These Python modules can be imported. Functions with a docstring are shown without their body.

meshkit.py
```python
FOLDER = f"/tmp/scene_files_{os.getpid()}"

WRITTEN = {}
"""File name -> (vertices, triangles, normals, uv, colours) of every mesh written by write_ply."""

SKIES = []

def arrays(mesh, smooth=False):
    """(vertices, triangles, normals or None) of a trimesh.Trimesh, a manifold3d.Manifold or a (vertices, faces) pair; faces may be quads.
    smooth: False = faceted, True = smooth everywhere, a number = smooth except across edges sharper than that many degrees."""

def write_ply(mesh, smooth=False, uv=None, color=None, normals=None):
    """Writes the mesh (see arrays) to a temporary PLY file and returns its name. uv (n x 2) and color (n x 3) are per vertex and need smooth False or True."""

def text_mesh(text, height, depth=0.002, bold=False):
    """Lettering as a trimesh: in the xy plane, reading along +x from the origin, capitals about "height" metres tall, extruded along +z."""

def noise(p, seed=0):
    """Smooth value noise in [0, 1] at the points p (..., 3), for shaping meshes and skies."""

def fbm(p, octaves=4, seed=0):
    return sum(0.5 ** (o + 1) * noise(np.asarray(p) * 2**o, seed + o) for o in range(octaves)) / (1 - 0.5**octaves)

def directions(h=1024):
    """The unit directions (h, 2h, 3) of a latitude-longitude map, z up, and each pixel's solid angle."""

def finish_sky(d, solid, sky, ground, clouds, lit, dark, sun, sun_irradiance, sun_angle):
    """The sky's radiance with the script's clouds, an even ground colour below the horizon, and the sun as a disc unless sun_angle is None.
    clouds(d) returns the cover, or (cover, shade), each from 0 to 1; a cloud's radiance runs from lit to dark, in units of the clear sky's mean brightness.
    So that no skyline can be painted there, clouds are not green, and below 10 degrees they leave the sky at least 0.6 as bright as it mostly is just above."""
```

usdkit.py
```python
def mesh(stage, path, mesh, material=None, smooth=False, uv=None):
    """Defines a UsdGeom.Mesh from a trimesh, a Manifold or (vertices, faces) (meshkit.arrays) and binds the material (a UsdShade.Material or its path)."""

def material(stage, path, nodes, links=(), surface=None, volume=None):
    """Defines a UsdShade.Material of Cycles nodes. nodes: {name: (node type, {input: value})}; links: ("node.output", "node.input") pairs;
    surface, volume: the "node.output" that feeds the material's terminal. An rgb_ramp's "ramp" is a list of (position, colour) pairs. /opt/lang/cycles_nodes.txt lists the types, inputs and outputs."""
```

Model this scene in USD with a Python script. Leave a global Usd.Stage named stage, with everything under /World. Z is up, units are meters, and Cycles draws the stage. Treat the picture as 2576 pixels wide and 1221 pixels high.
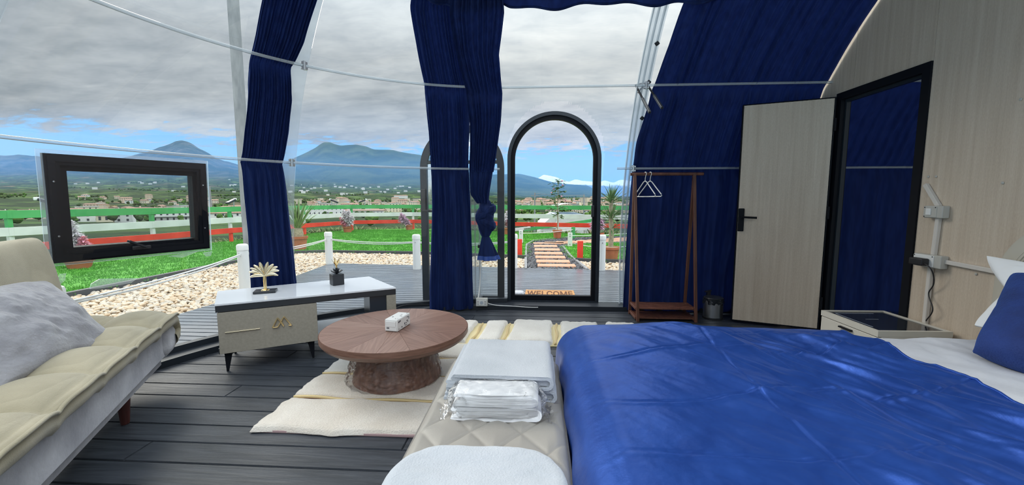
import math, random, re
import numpy as np, trimesh, manifold3d as m3, shapely
from shapely.geometry import Polygon, LineString, box as sbox
import usdkit, meshkit
from pxr import Usd, UsdGeom, UsdLux, UsdShade, Gf, Sdf, Vt

rng = np.random.default_rng(7)
random.seed(7)
PI = math.pi
stage = Usd.Stage.CreateInMemory()
UsdGeom.SetStageUpAxis(stage, 'Z')
UsdGeom.Xform.Define(stage, '/World')
UsdGeom.Scope.Define(stage, '/World/Looks')

# ------------------------------------------------------------------ camera
F, H = 1030.0, 1.1
PITCH, YAW = math.atan(106 / 1030.0), math.radians(3.44)
FW = np.array([-math.sin(YAW) * math.cos(PITCH), math.cos(YAW) * math.cos(PITCH), -math.sin(PITCH)])
RT = np.array([math.cos(YAW), math.sin(YAW), 0.0])
UP = np.cross(RT, FW)
CAM = np.array([0, 0, H])
cam = UsdGeom.Camera.Define(stage, '/World/camera')
cam.AddTransformOp().Set(Gf.Matrix4d(*RT, 0, *UP, 0, *(-FW), 0, *CAM, 1))
cam.CreateHorizontalApertureAttr(36.0)
cam.CreateFocalLengthAttr(36.0 * F / 2576)
cam.CreateExposureAttr(1.0)
cam.CreateClippingRangeAttr(Gf.Vec2f(0.03, 60000))


def mat(name, nodes, links, surface='p.BSDF', volume=None):
    return usdkit.material(stage, '/World/Looks/' + name, nodes, links, surface=surface, volume=volume)


# ------------------------------------------------------------------ sky: broken overcast with a clear band over the horizon
SKY = 0.95
mat('sky_clouds', {
    't': ('texture_coordinate', {}), 's': ('separate_xyz', {}),
    'zc': ('math', {'math_type': 'maximum', 'value2': 0.0}),
    'zd': ('math', {'math_type': 'add', 'value2': 0.16}),
    'px': ('math', {'math_type': 'divide'}), 'py': ('math', {'math_type': 'divide'}),
    'c': ('combine_xyz', {'z': 3.7}),
    'm1': ('mapping', {'scale': (0.75, 1.15, 1.0), 'location': (1.9, 0.4, 0.0)}),
    'n1': ('noise_texture', {'scale': 0.95, 'detail': 8.0, 'roughness': 0.55, 'distortion': 0.25}),
    'm2': ('mapping', {'scale': (1.5, 2.6, 1.0)}),
    'n2': ('noise_texture', {'scale': 3.2, 'detail': 7.0, 'roughness': 0.6, 'distortion': 0.3}),
    'mx': ('mix_float', {'fac': 0.30}),
    'tilt': ('math', {'math_type': 'multiply_add', 'value2': 0.11}),
    'r': ('rgb_ramp', {'ramp': [(0.0, (0.12, 0.145, 0.17)), (0.34, (0.175, 0.20, 0.225)), (0.45, (0.26, 0.28, 0.30)), (0.57, (0.355, 0.37, 0.38)), (0.7, (0.46, 0.462, 0.455)), (1.0, (0.58, 0.57, 0.55))]}),
    'low': ('map_range', {'from_min': 0.10, 'from_max': 0.24, 'to_min': 0.10, 'to_max': 0.0, 'clamp': True}),
    'mxl': ('math', {'math_type': 'add'}),
    'br': ('rgb_ramp', {'ramp': [(0.0, (0.42, 0.55, 0.62)), (0.05, (0.31, 0.48, 0.60)), (0.12, (0.19, 0.38, 0.60)), (0.5, (0.10, 0.26, 0.52)), (1.0, (0.06, 0.2, 0.45))]}),
    'cv': ('math', {'math_type': 'multiply_add', 'value2': 0.16}),
    'cvr': ('map_range', {'range_type': 'smoothstep', 'from_min': 0.187, 'from_max': 0.215, 'to_min': 0.0, 'to_max': 1.0, 'clamp': True}),
    'k': ('mix_color', {}),
    'zen': ('map_range', {'from_min': 0.3, 'from_max': 1.0, 'to_min': 1.0, 'to_max': 4.0, 'clamp': True}),  # overhead sky, out of view, brightened to add light to the room
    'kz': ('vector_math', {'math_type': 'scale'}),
    'b': ('background_shader', {'strength': SKY}),
}, [('t.generated', 's.vector'), ('s.z', 'zc.value1'), ('zc.value', 'zd.value1'), ('s.x', 'px.value1'), ('zd.value', 'px.value2'),
    ('s.y', 'py.value1'), ('zd.value', 'py.value2'), ('px.value', 'c.x'), ('py.value', 'c.y'),
    ('c.vector', 'm1.vector'), ('m1.vector', 'n1.vector'), ('c.vector', 'm2.vector'), ('m2.vector', 'n2.vector'),
    ('n1.fac', 'mx.a'), ('n2.fac', 'mx.b'), ('s.x', 'tilt.value1'), ('mx.result', 'tilt.value3'),
    ('s.z', 'low.value'), ('tilt.value', 'mxl.value1'), ('low.result', 'mxl.value2'), ('mxl.value', 'r.fac'),
    ('s.z', 'br.fac'), ('n2.fac', 'cv.value1'), ('s.z', 'cv.value3'), ('cv.value', 'cvr.value'),
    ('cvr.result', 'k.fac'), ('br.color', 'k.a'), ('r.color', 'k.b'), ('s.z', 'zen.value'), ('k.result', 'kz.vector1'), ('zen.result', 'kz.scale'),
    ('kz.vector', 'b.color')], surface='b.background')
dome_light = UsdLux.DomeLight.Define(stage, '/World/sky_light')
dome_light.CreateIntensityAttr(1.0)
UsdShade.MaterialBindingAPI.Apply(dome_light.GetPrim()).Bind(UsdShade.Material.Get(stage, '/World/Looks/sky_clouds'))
# the sun behind thin cloud: wide and weak, high on the left and a little behind the camera
sun = UsdLux.DistantLight.Define(stage, '/World/veiled_sun')
sun.CreateIntensityAttr(1.0)
sun.CreateAngleAttr(40.0)
sun.CreateColorAttr(Gf.Vec3f(1.0, 0.93, 0.83))
sun.AddRotateXYZOp().Set(Gf.Vec3f(52, 0, -118))

# ------------------------------------------------------------------ materials
def V(c):
    return tuple(float(x) for x in c)


def plain(name, c, rough=0.5, metal=0.0, **kw):
    return mat(name, {'p': ('principled_bsdf', {'base_color': V(c), 'roughness': rough, 'metallic': metal, **kw})}, [])


def noisy(name, c1, c2, scale=8.0, rough=0.5, bump=0.0, bscale=None, stretch=(1, 1, 1), coords='object', detail=4.0, lo=0.35, hi=0.65, bdist=0.01, **kw):
    """Two tones mixed by noise, with a fine noise relief."""
    nodes = {'t': ('texture_coordinate', {}), 'm': ('mapping', {'scale': V(stretch)}), 'n': ('noise_texture', {'scale': scale, 'detail': detail}),
             'r': ('rgb_ramp', {'ramp': [(0, V(c1)), (lo, V(c1)), (hi, V(c2)), (1, V(c2))]}), 'p': ('principled_bsdf', {'roughness': rough, **kw})}
    links = [('t.object', 'm.vector'), ('m.vector', 'n.vector'), ('n.fac', 'r.fac'), ('r.color', 'p.base_color')]
    if coords == 'world':
        nodes['g'] = ('geometry', {})
        links[0] = ('g.position', 'm.vector')
        del nodes['t']
    if coords == 'uv':
        links[0] = ('t.UV', 'm.vector')
    if bump:
        nodes['n2'] = ('noise_texture', {'scale': bscale or scale * 4, 'detail': 3.0})
        nodes['b'] = ('bump', {'strength': bump, 'distance': bdist})
        links += [('m.vector', 'n2.vector'), ('n2.fac', 'b.height'), ('b.normal', 'p.normal')]
    return mat(name, nodes, links)


def pane_mat(name, tint, gloss=1.0, rough=0.0, ior=1.45, haze=0.0, hazec=(0.8, 0.85, 0.88), drops=False):
    nodes = {'f': ('fresnel', {'IOR': ior}), 'tr': ('transparent_bsdf', {'color': V(tint)}), 'gl': ('glossy_bsdf', {'color': (gloss,) * 3, 'roughness': rough}),
             'mx': ('mix_closure', {}), 'df': ('diffuse_bsdf', {'color': V(hazec)}), 'mh': ('mix_closure', {'fac': haze})}
    links = [('f.fac', 'mx.fac'), ('tr.BSDF', 'mx.closure1'), ('gl.BSDF', 'mx.closure2'), ('mx.closure', 'mh.closure1'), ('df.BSDF', 'mh.closure2')]
    return mat(name, nodes, links, surface='mh.closure')


M = {}
M['glass'] = pane_mat('dome_polycarbonate', (0.90, 0.935, 0.94), gloss=0.8, haze=0.012)
M['seam'] = pane_mat('seam_strip_clear_plastic', (0.88, 0.91, 0.93), gloss=1.0, haze=0.14, hazec=(0.85, 0.87, 0.9))
M['rib'] = pane_mat('seam_rib_clear_plastic', (0.75, 0.78, 0.80), gloss=1.0, haze=0.40, hazec=(0.75, 0.78, 0.8))
M['rod'] = pane_mat('clear_rod', (0.80, 0.83, 0.85), gloss=0.8, haze=0.16, hazec=(0.85, 0.88, 0.9))
M['windowglass'] = pane_mat('window_glass', (0.93, 0.95, 0.95), gloss=1.0)
M['film'] = pane_mat('sticky_film_scrap', (0.93, 0.95, 0.93), haze=0.16)
M['wrap'] = mat('crinkled_plastic_film', {
    'f': ('fresnel', {'IOR': 1.5}), 'tr': ('transparent_bsdf', {'color': (0.98, 0.98, 0.98)}), 'gl': ('glossy_bsdf', {'color': (0.9, 0.9, 0.9), 'roughness': 0.07}),
    't': ('texture_coordinate', {}), 'v': ('voronoi_texture', {'scale': 16.0, 'randomness': 1.0}), 'n': ('noise_texture', {'scale': 22.0, 'detail': 5.0, 'distortion': 1.5}),
    'a': ('math', {'math_type': 'add'}), 'b': ('bump', {'strength': 1.0, 'distance': 0.014}), 'fa': ('math', {'math_type': 'multiply_add', 'value2': 0.75, 'value3': 0.015}), 'mx': ('mix_closure', {})},
    [('t.object', 'v.vector'), ('t.object', 'n.vector'), ('v.distance', 'a.value1'), ('n.fac', 'a.value2'), ('a.value', 'b.height'), ('b.normal', 'gl.normal'),
     ('f.fac', 'fa.value1'), ('fa.value', 'mx.fac'), ('tr.BSDF', 'mx.closure1'), ('gl.BSDF', 'mx.closure2')], surface='mx.closure')


def plank_mat(name, c1, c2, rough, bump=0.5, spec=0.5):
    """Embossed composite deck board: streaky grain along x, with long cathedral figures in relief; each board shifted by its own random."""
    return mat(name, {
        'g': ('geometry', {}), 'm': ('mapping', {'scale': (1.0, 9.0, 9.0)}), 'm2': ('mapping', {'scale': (0.55, 5.0, 1.0)}),
        'n': ('noise_texture', {'scale': 5.0, 'detail': 5.0, 'roughness': 0.6}), 'w': ('noise_texture', {'scale': 2.3, 'detail': 2.0, 'distortion': 0.6}),
        'wm': ('math', {'math_type': 'multiply', 'value2': 22.0}), 'ws': ('math', {'math_type': 'sine'}),
        'big': ('noise_texture', {'scale': 1.3, 'detail': 2.0}),
        'mixn': ('math', {'math_type': 'multiply_add', 'value2': 0.16}),
        'isl': ('math', {'math_type': 'multiply_add', 'value2': 0.25, 'value3': 0.0}), 'add': ('math', {'math_type': 'add'}),
        'r': ('rgb_ramp', {'ramp': [(0.25, V(c1)), (0.95, V(c2))]}),
        'rr': ('map_range', {'from_min': 0.35, 'from_max': 0.65, 'to_min': rough + 0.10, 'to_max': rough - 0.08, 'clamp': True}),
        'b': ('bump', {'strength': bump, 'distance': 0.004}), 'p': ('principled_bsdf', {'specular_ior_level': spec})},
        [('g.position', 'm.vector'), ('m.vector', 'n.vector'), ('g.position', 'm2.vector'), ('m2.vector', 'w.vector'), ('w.fac', 'wm.value1'), ('wm.value', 'ws.value1'),
         ('ws.value', 'mixn.value1'), ('n.fac', 'mixn.value3'), ('g.random_per_island', 'isl.value1'), ('mixn.value', 'add.value1'), ('isl.value', 'add.value2'),
         ('add.value', 'r.fac'), ('r.color', 'p.base_color'), ('mixn.value', 'b.height'), ('b.normal', 'p.normal'), ('g.position', 'big.vector'), ('big.fac', 'rr.value'), ('rr.result', 'p.roughness')])


M['plank'] = plank_mat('charcoal_composite_board', (0.020, 0.0235, 0.030), (0.052, 0.058, 0.071), 0.46, spec=0.4)
M['deckplank'] = plank_mat('wet_grey_deck_board', (0.07, 0.078, 0.092), (0.14, 0.15, 0.165), 0.24, bump=0.25, spec=0.9)
M['dark'] = plain('black_joist', (0.01, 0.01, 0.012), 0.8)
M['blackmetal'] = plain('black_coated_aluminium', (0.005, 0.006, 0.009), 0.55, specular_ior_level=0.15)
M['sillmetal'] = plain('blue_black_sill', (0.010, 0.014, 0.020), 0.45)
M['archmetal'] = plain('slate_black_arch_frame', (0.012, 0.017, 0.024), 0.4, specular_ior_level=0.35)
M['gold'] = plain('polished_gold', (0.95, 0.72, 0.36), 0.18, 1.0)
M['palegold'] = plain('pale_gold', (0.95, 0.82, 0.58), 0.22, 1.0)
M['chrome'] = plain('chrome', (0.55, 0.55, 0.55), 0.25, 1.0)
M['steel'] = plain('brushed_steel', (0.52, 0.53, 0.55), 0.30, 1.0)
M['velvet'] = mat('navy_velvet', {
    't': ('geometry', {}), 'm': ('mapping', {'scale': (7.0, 7.0, 1.4)}), 'n': ('noise_texture', {'scale': 3.0, 'detail': 4.0}),
    'r': ('rgb_ramp', {'ramp': [(0.3, (0.0040, 0.0105, 0.052)), (0.7, (0.0095, 0.025, 0.108))]}), 'p': ('principled_bsdf', {'roughness': 0.75, 'sheen_weight': 0.35, 'sheen_roughness': 0.4, 'sheen_tint': (0.10, 0.18, 0.60), 'specular_ior_level': 0.2}),
    'tl': ('translucent_bsdf', {'color': (0.005, 0.012, 0.075)}), 'mx': ('mix_closure', {'fac': 0.10})},
    [('t.position', 'm.vector'), ('m.vector', 'n.vector'), ('n.fac', 'r.fac'), ('r.color', 'p.base_color'), ('p.BSDF', 'mx.closure1'), ('tl.BSDF', 'mx.closure2')], surface='mx.closure')
M['hem'] = plain('blue_satin_hem', (0.02, 0.06, 0.26), 0.4)
M['coverlet'] = mat('royal_blue_velvet_satin', {
    't': ('geometry', {}), 'n': ('noise_texture', {'scale': 9.0, 'detail': 6.0, 'roughness': 0.65, 'distortion': 0.8}), 'n2': ('noise_texture', {'scale': 45.0, 'detail': 3.0}),
    'r': ('rgb_ramp', {'ramp': [(0.3, (0.016, 0.056, 0.265)), (0.7, (0.027, 0.088, 0.375))]}), 'b': ('bump', {'strength': 0.18, 'distance': 0.006}),
    'p': ('principled_bsdf', {'metallic': 0.55, 'roughness': 0.37, 'specular_ior_level': 0.4, 'sheen_weight': 0.0, 'sheen_roughness': 0.35, 'sheen_tint': (0.16, 0.36, 0.95)})},
    [('t.position', 'n.vector'), ('t.position', 'n2.vector'), ('n.fac', 'r.fac'), ('r.color', 'p.base_color'), ('n2.fac', 'b.height'), ('b.normal', 'p.normal')])
M['bluepillow'] = noisy('royal_blue_plush', (0.004, 0.014, 0.085), (0.009, 0.034, 0.18), 6, 0.8, 0.4, 160, sheen_weight=0.5, sheen_tint=(0.1, 0.25, 0.8), sheen_roughness=0.4)
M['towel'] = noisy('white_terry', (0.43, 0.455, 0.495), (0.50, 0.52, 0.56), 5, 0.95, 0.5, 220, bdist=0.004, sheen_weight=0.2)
M['littowel'] = plain('white_terry_brightened', (0.86, 0.86, 0.87), 0.95)  # towel white lifted in colour, making up for shade inside the wrap
M['sheet'] = noisy('white_cotton', (0.52, 0.53, 0.575), (0.60, 0.61, 0.645), 3, 0.85, 0.2, 90, bdist=0.004)
M['pillowcase'] = plain('white_pillowcase', (0.78, 0.80, 0.82), 0.85)
M['beige'] = noisy('beige_woven_fabric', (0.285, 0.25, 0.168), (0.365, 0.32, 0.222), 5, 0.9, 0.4, 260, bdist=0.003, sheen_weight=0.25)
M['greyvelvet'] = noisy('grey_velvet', (0.30, 0.30, 0.33), (0.50, 0.50, 0.53), 5, 0.75, 0.3, 60, detail=6, sheen_weight=0.5, sheen_tint=(0.6, 0.62, 0.7))
M['greypillow'] = noisy('grey_suede', (0.20, 0.195, 0.215), (0.29, 0.285, 0.305), 9, 0.85, 0.3, 80, detail=6, sheen_weight=0.3)
M['leatherette'] = noisy('taupe_faux_leather', (0.30, 0.275, 0.245), (0.345, 0.32, 0.285), 4, 0.52, 0.15, 300, bdist=0.002)
M['piping'] = plain('grey_brown_piping', (0.17, 0.155, 0.14), 0.6)
M['cream'] = plain('cream_upholstery', (0.50, 0.465, 0.39), 0.75)
M['creamlacquer'] = plain('cream_lacquer', (0.58, 0.555, 0.49), 0.35)
M['taupefront'] = noisy('taupe_panel', (0.27, 0.245, 0.20), (0.31, 0.28, 0.23), 60, 0.6)
M['whitegloss'] = plain('white_marble_gloss', (0.74, 0.76, 0.80), 0.08, coat_weight=0.5)
M['greygloss'] = plain('pale_grey_gloss_shelf', (0.42, 0.46, 0.52), 0.15)
M['blackgloss'] = plain('black_gloss_glass', (0.012, 0.014, 0.018), 0.05)
M['slategloss'] = plain('slate_gloss_panel', (0.022, 0.027, 0.036), 0.22)
M['blacksatin'] = plain('black_satin', (0.02, 0.022, 0.026), 0.35)
M['legwood'] = plain('dark_mahogany', (0.045, 0.014, 0.012), 0.3)
M['rackwood'] = noisy('reddish_brown_wood', (0.085, 0.032, 0.020), (0.15, 0.06, 0.038), 4, 0.4, stretch=(6, 6, 1), coords='object')
M['fur'] = noisy('cream_faux_fur', (0.63, 0.555, 0.475), (0.73, 0.665, 0.59), 5, 0.95, 0.6, 120, bdist=0.008, detail=6, sheen_weight=0.4)
M['furwhite'] = noisy('white_faux_fur', (0.62, 0.59, 0.54), (0.70, 0.675, 0.63), 5, 0.95, 0.6, 120, bdist=0.008, detail=6, sheen_weight=0.4)
M['goldfabric'] = plain('gold_ribbon', (0.58, 0.45, 0.23), 0.5, 0.3)
M['yellowbacking'] = plain('pale_yellow_backing', (0.68, 0.58, 0.33), 0.7)
M['rugback'] = plain('rose_rug_edge', (0.36, 0.24, 0.24), 0.9)


def wood_uv(name, c1, c2, rough=0.42, stretch=(2.0, 34.0, 1.0)):
    return noisy(name, c1, c2, 2.2, rough, 0.08, 40, stretch=stretch, coords='uv', detail=6, lo=0.3, hi=0.7)


M['walnut'] = [wood_uv('walnut_veneer_%s' % k, a, b) for k, a, b in (('warm', (0.165, 0.085, 0.062), (0.27, 0.155, 0.118)), ('pale', (0.19, 0.105, 0.08), (0.30, 0.18, 0.14)), ('deep', (0.15, 0.078, 0.058), (0.245, 0.138, 0.106)))]
M['walnutside'] = noisy('walnut_rim', (0.125, 0.062, 0.042), (0.19, 0.098, 0.070), 4, 0.4, stretch=(3, 3, 28), coords='object', detail=5)
M['walnutbase'] = noisy('walnut_pedestal', (0.16, 0.075, 0.052), (0.26, 0.135, 0.095), 4, 0.35, stretch=(9, 9, 0.8), coords='object', detail=5)
M['panel'] = mat('wood_effect_wall_panel', {
    'g': ('geometry', {}), 'm': ('mapping', {'scale': (30.0, 30.0, 0.9)}), 'n': ('noise_texture', {'scale': 1.0, 'detail': 5.0, 'roughness': 0.65}),
    'm2': ('mapping', {'scale': (220.0, 220.0, 60.0)}), 'n2': ('noise_texture', {'scale': 1.0, 'detail': 2.0}), 'a': ('mix_float', {'fac': 0.3}),
    'r': ('rgb_ramp', {'ramp': [(0.3, (0.46, 0.37, 0.28)), (0.5, (0.56, 0.465, 0.365)), (0.72, (0.66, 0.57, 0.465))]}), 'p': ('principled_bsdf', {'roughness': 0.45})},
    [('g.position', 'm.vector'), ('m.vector', 'n.vector'), ('g.position', 'm2.vector'), ('m2.vector', 'n2.vector'), ('n.fac', 'a.a'), ('n2.fac', 'a.b'), ('a.result', 'r.fac'), ('r.color', 'p.base_color')])
M['paleplastic'] = plain('pale_grey_plastic', (0.46, 0.45, 0.41), 0.5)
M['whiteplastic'] = plain('white_plastic', (0.72, 0.72, 0.70), 0.4)
M['conduit'] = plain('white_trunking', (0.62, 0.58, 0.53), 0.5)
M['blackplastic'] = plain('black_plastic', (0.012, 0.012, 0.014), 0.45)
M['slot'] = plain('dark_slot', (0.02, 0.02, 0.02), 0.8)
M['tissue'] = plain('white_wrap_film', (0.70, 0.69, 0.67), 0.4)
M['ink'] = plain('dark_print', (0.06, 0.06, 0.07), 0.6)
M['post'] = plain('white_painted_post', (0.66, 0.665, 0.65), 0.45)
M['rope'] = plain('white_rope', (0.70, 0.70, 0.68), 0.85)
M['lamppost'] = noisy('weathered_grey_post', (0.19, 0.20, 0.205), (0.29, 0.30, 0.30), 3, 0.6, stretch=(4, 4, 1))
M['railgreen'] = noisy('green_painted_board', (0.045, 0.30, 0.08), (0.07, 0.37, 0.11), 3, 0.55)
M['railwhite'] = noisy('white_painted_board', (0.58, 0.59, 0.57), (0.68, 0.69, 0.67), 3, 0.55)
M['railred'] = noisy('red_painted_board', (0.62, 0.035, 0.018), (0.78, 0.06, 0.03), 3, 0.5)
M['turf'] = mat('artificial_turf', {
    'g': ('geometry', {}), 'n': ('noise_texture', {'scale': 1.2, 'detail': 3.0}), 'm': ('mapping', {'scale': (22.0, 60.0, 1.0)}), 'n2': ('noise_texture', {'scale': 1.0, 'detail': 4.0}),
    'a': ('mix_float', {'fac': 0.55}), 'r': ('rgb_ramp', {'ramp': [(0.3, (0.045, 0.21, 0.012)), (0.5, (0.085, 0.34, 0.024)), (0.7, (0.15, 0.49, 0.05))]}),
    'b': ('bump', {'strength': 0.7, 'distance': 0.03}), 'p': ('principled_bsdf', {'roughness': 0.75, 'specular_ior_level': 0.25})},
    [('g.position', 'n.vector'), ('g.position', 'm.vector'), ('m.vector', 'n2.vector'), ('n.fac', 'a.a'), ('n2.fac', 'a.b'), ('a.result', 'r.fac'), ('r.color', 'p.base_color'), ('n2.fac', 'b.height'), ('b.normal', 'p.normal')])
M['turfpile'] = plain('turf_blade', (0.075, 0.28, 0.024), 0.8)
M['edging'] = plain('dark_plastic_edging', (0.045, 0.05, 0.055), 0.6)
M['soil'] = plain('pale_grit', (0.42, 0.33, 0.23), 0.95)
M['darksoil'] = plain('dark_grit', (0.035, 0.038, 0.042), 0.9)
M['pebble'] = [noisy('cream_pebble_%s' % k, a, b, 9, 0.75) for k, a, b in (('light', (0.62, 0.50, 0.36), (0.74, 0.64, 0.50)), ('buff', (0.50, 0.37, 0.235), (0.64, 0.50, 0.35)), ('grey', (0.46, 0.40, 0.32), (0.60, 0.54, 0.46)))]
M['slate'] = [plain('slate_chip_%s' % k, c, 0.6) for k, c in (('dark', (0.035, 0.038, 0.045)), ('mid', (0.085, 0.09, 0.10)))]
M['timber'] = noisy('orange_timber', (0.52, 0.26, 0.15), (0.66, 0.37, 0.24), 3, 0.55, stretch=(1, 12, 4), coords='object')
M['terracotta'] = noisy('terracotta', (0.36, 0.105, 0.045), (0.46, 0.145, 0.065), 6, 0.7)
M['trunk'] = noisy('pale_bark', (0.26, 0.23, 0.15), (0.40, 0.35, 0.24), 30, 0.9)
M['yucca'] = noisy('yucca_leaf', (0.05, 0.11, 0.035), (0.12, 0.22, 0.07), 5, 0.5)
M['yuccapale'] = noisy('pale_yucca_leaf', (0.12, 0.21, 0.08), (0.25, 0.36, 0.14), 5, 0.5)
M['shrubleaf'] = noisy('shrub_leaf', (0.035, 0.09, 0.02), (0.09, 0.17, 0.04), 5, 0.5)
M['pinkflower'] = plain('lilac_pink_flower', (0.55, 0.25, 0.36), 0.7)
def fluffy(name, c):
    return mat(name, {'d': ('diffuse_bsdf', {'color': V(c)}), 't': ('translucent_bsdf', {'color': V(c)}), 'm': ('mix_closure', {'fac': 0.45})}, [('d.BSDF', 'm.closure1'), ('t.BSDF', 'm.closure2')], surface='m.closure')


M['plumewhite'] = fluffy('white_plume', (0.92, 0.87, 0.90))
M['plumepink'] = fluffy('pink_plume', (0.95, 0.52, 0.62))
M['plumelilac'] = fluffy('lilac_plume', (0.84, 0.66, 0.78))
M['coir'] = noisy('coir_mat', (0.44, 0.23, 0.09), (0.55, 0.30, 0.13), 60, 0.95, 0.5, 200)
M['coirdark'] = plain('brown_mat_print', (0.11, 0.045, 0.02), 0.95)

# ------------------------------------------------------------------ helpers
_used = {}


def newpath(name, parent='/World'):
    k = (str(parent), name)
    n = _used.get(k, 0)
    _used[k] = n + 1
    return '%s/%s' % (parent, name if n == 0 else '%s_%03d' % (name, n))


def tag(prim, label=None, cat=None, group=None, kind=None):
    for k, v in (('label', label), ('category', cat), ('group', group), ('kind', kind)):
        if v:
            prim.SetCustomDataByKey(k, v)
    return prim


def thing(name, label=None, cat=None, loc=(0, 0, 0), rz=0.0, group=None, kind=None, scale=None):
    p = newpath(name)
    x = UsdGeom.Xform.Define(stage, p)
    x.AddTranslateOp().Set(Gf.Vec3d(*map(float, loc)))
    x.AddRotateZOp().Set(float(rz))
    x.AddScaleOp().Set(Gf.Vec3f(*([scale] * 3 if np.ndim(scale) == 0 and scale else scale or (1, 1, 1))))
    tag(x.GetPrim(), label, cat, group, kind)
    return p


def obj(name, mesh, m, parent='/World', smooth=35, label=None, cat=None, group=None, kind=None, uv=None):
    p = newpath(name, parent)
    if isinstance(mesh, (list, tuple)) and not (len(mesh) == 2 and isinstance(mesh[0], np.ndarray)):
        mesh = trimesh.util.concatenate([as_tm(x) for x in mesh])
    g = usdkit.mesh(stage, p, mesh, m if not isinstance(m, str) else M[m], smooth=smooth, uv=uv)
    tag(g.GetPrim(), label, cat, group, kind)
    return p


def solo(name, mesh, m, label, cat, group=None, smooth=35, kind=None):
    return obj(name, mesh, m, '/World', smooth, label, cat, group, kind)


def dup(src, loc, rz=0.0, label=None, group=None, scale=None, name=None):
    s = stage.GetPrimAtPath(src)
    was = s.GetCustomData()
    base = name or re.sub(r'_\d{3}$', '', src.rsplit('/', 1)[1])
    p = thing(base, label or was.get('label'), was.get('category'), loc, rz, group or was.get('group'), None, scale)
    q = stage.GetPrimAtPath(p)
    q.GetReferences().AddInternalReference(Sdf.Path(src))
    q.SetInstanceable(True)
    return p


def as_tm(x):
    if hasattr(x, 'to_mesh'):
        k = x.to_mesh()
        return trimesh.Trimesh(np.array(k.vert_properties[:, :3]), np.array(k.tri_verts), process=False)
    if isinstance(x, trimesh.Trimesh):
        return x
    v, f = np.asarray(x[0], float), np.asarray(x[1], int)
    if f.shape[1] == 4:
        f = np.vstack([f[:, [0, 1, 2]], f[:, [0, 2, 3]]])
    return trimesh.Trimesh(v, f, process=False)


def join(*xs):
    return trimesh.util.concatenate([as_tm(x) for x in xs])


def rotm(a, axis='z'):
    return trimesh.transformations.rotation_matrix(a, {'x': [1, 0, 0], 'y': [0, 1, 0], 'z': [0, 0, 1]}[axis])


def moved(m, t=(0, 0, 0), a=0.0, axis='z'):
    m = as_tm(m).copy()
    if a:
        m.apply_transform(rotm(a, axis))
    m.apply_translation(t)
    return m


def box(x0, x1, y0, y1, z0, z1):
    m = trimesh.creation.box((x1 - x0, y1 - y0, z1 - z0))
    m.apply_translation(((x0 + x1) / 2, (y0 + y1) / 2, (z0 + z1) / 2))
    return m


def rbox(x0, x1, y0, y1, z0, z1, r=0.01, n=12):
    """A box with rounded edges: the hull of eight spheres."""
    r = min(r, (x1 - x0) / 2.01, (y1 - y0) / 2.01, (z1 - z0) / 2.01)
    s = m3.Manifold.sphere(r, n)
    return as_tm(m3.Manifold.batch_hull([s.translate((x, y, z)) for x in (x0 + r, x1 - r) for y in (y0 + r, y1 - r) for z in (z0 + r, z1 - r)]))


def cbox(x0, x1, y0, y1, z0, z1, c=0.004):
    """A box with chamfered edges (44 triangles)."""
    pts = []
    for sx in (0, 1):
        for sy in (0, 1):
            for sz in (0, 1):
                X, Y, Z = (x0, x1)[sx], (y0, y1)[sy], (z0, z1)[sz]
                ix, iy, iz = (c, -c)[sx], (c, -c)[sy], (c, -c)[sz]
                pts += [(X, Y + iy, Z + iz), (X + ix, Y, Z + iz), (X + ix, Y + iy, Z)]
    return trimesh.convex.convex_hull(np.array(pts))


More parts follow.
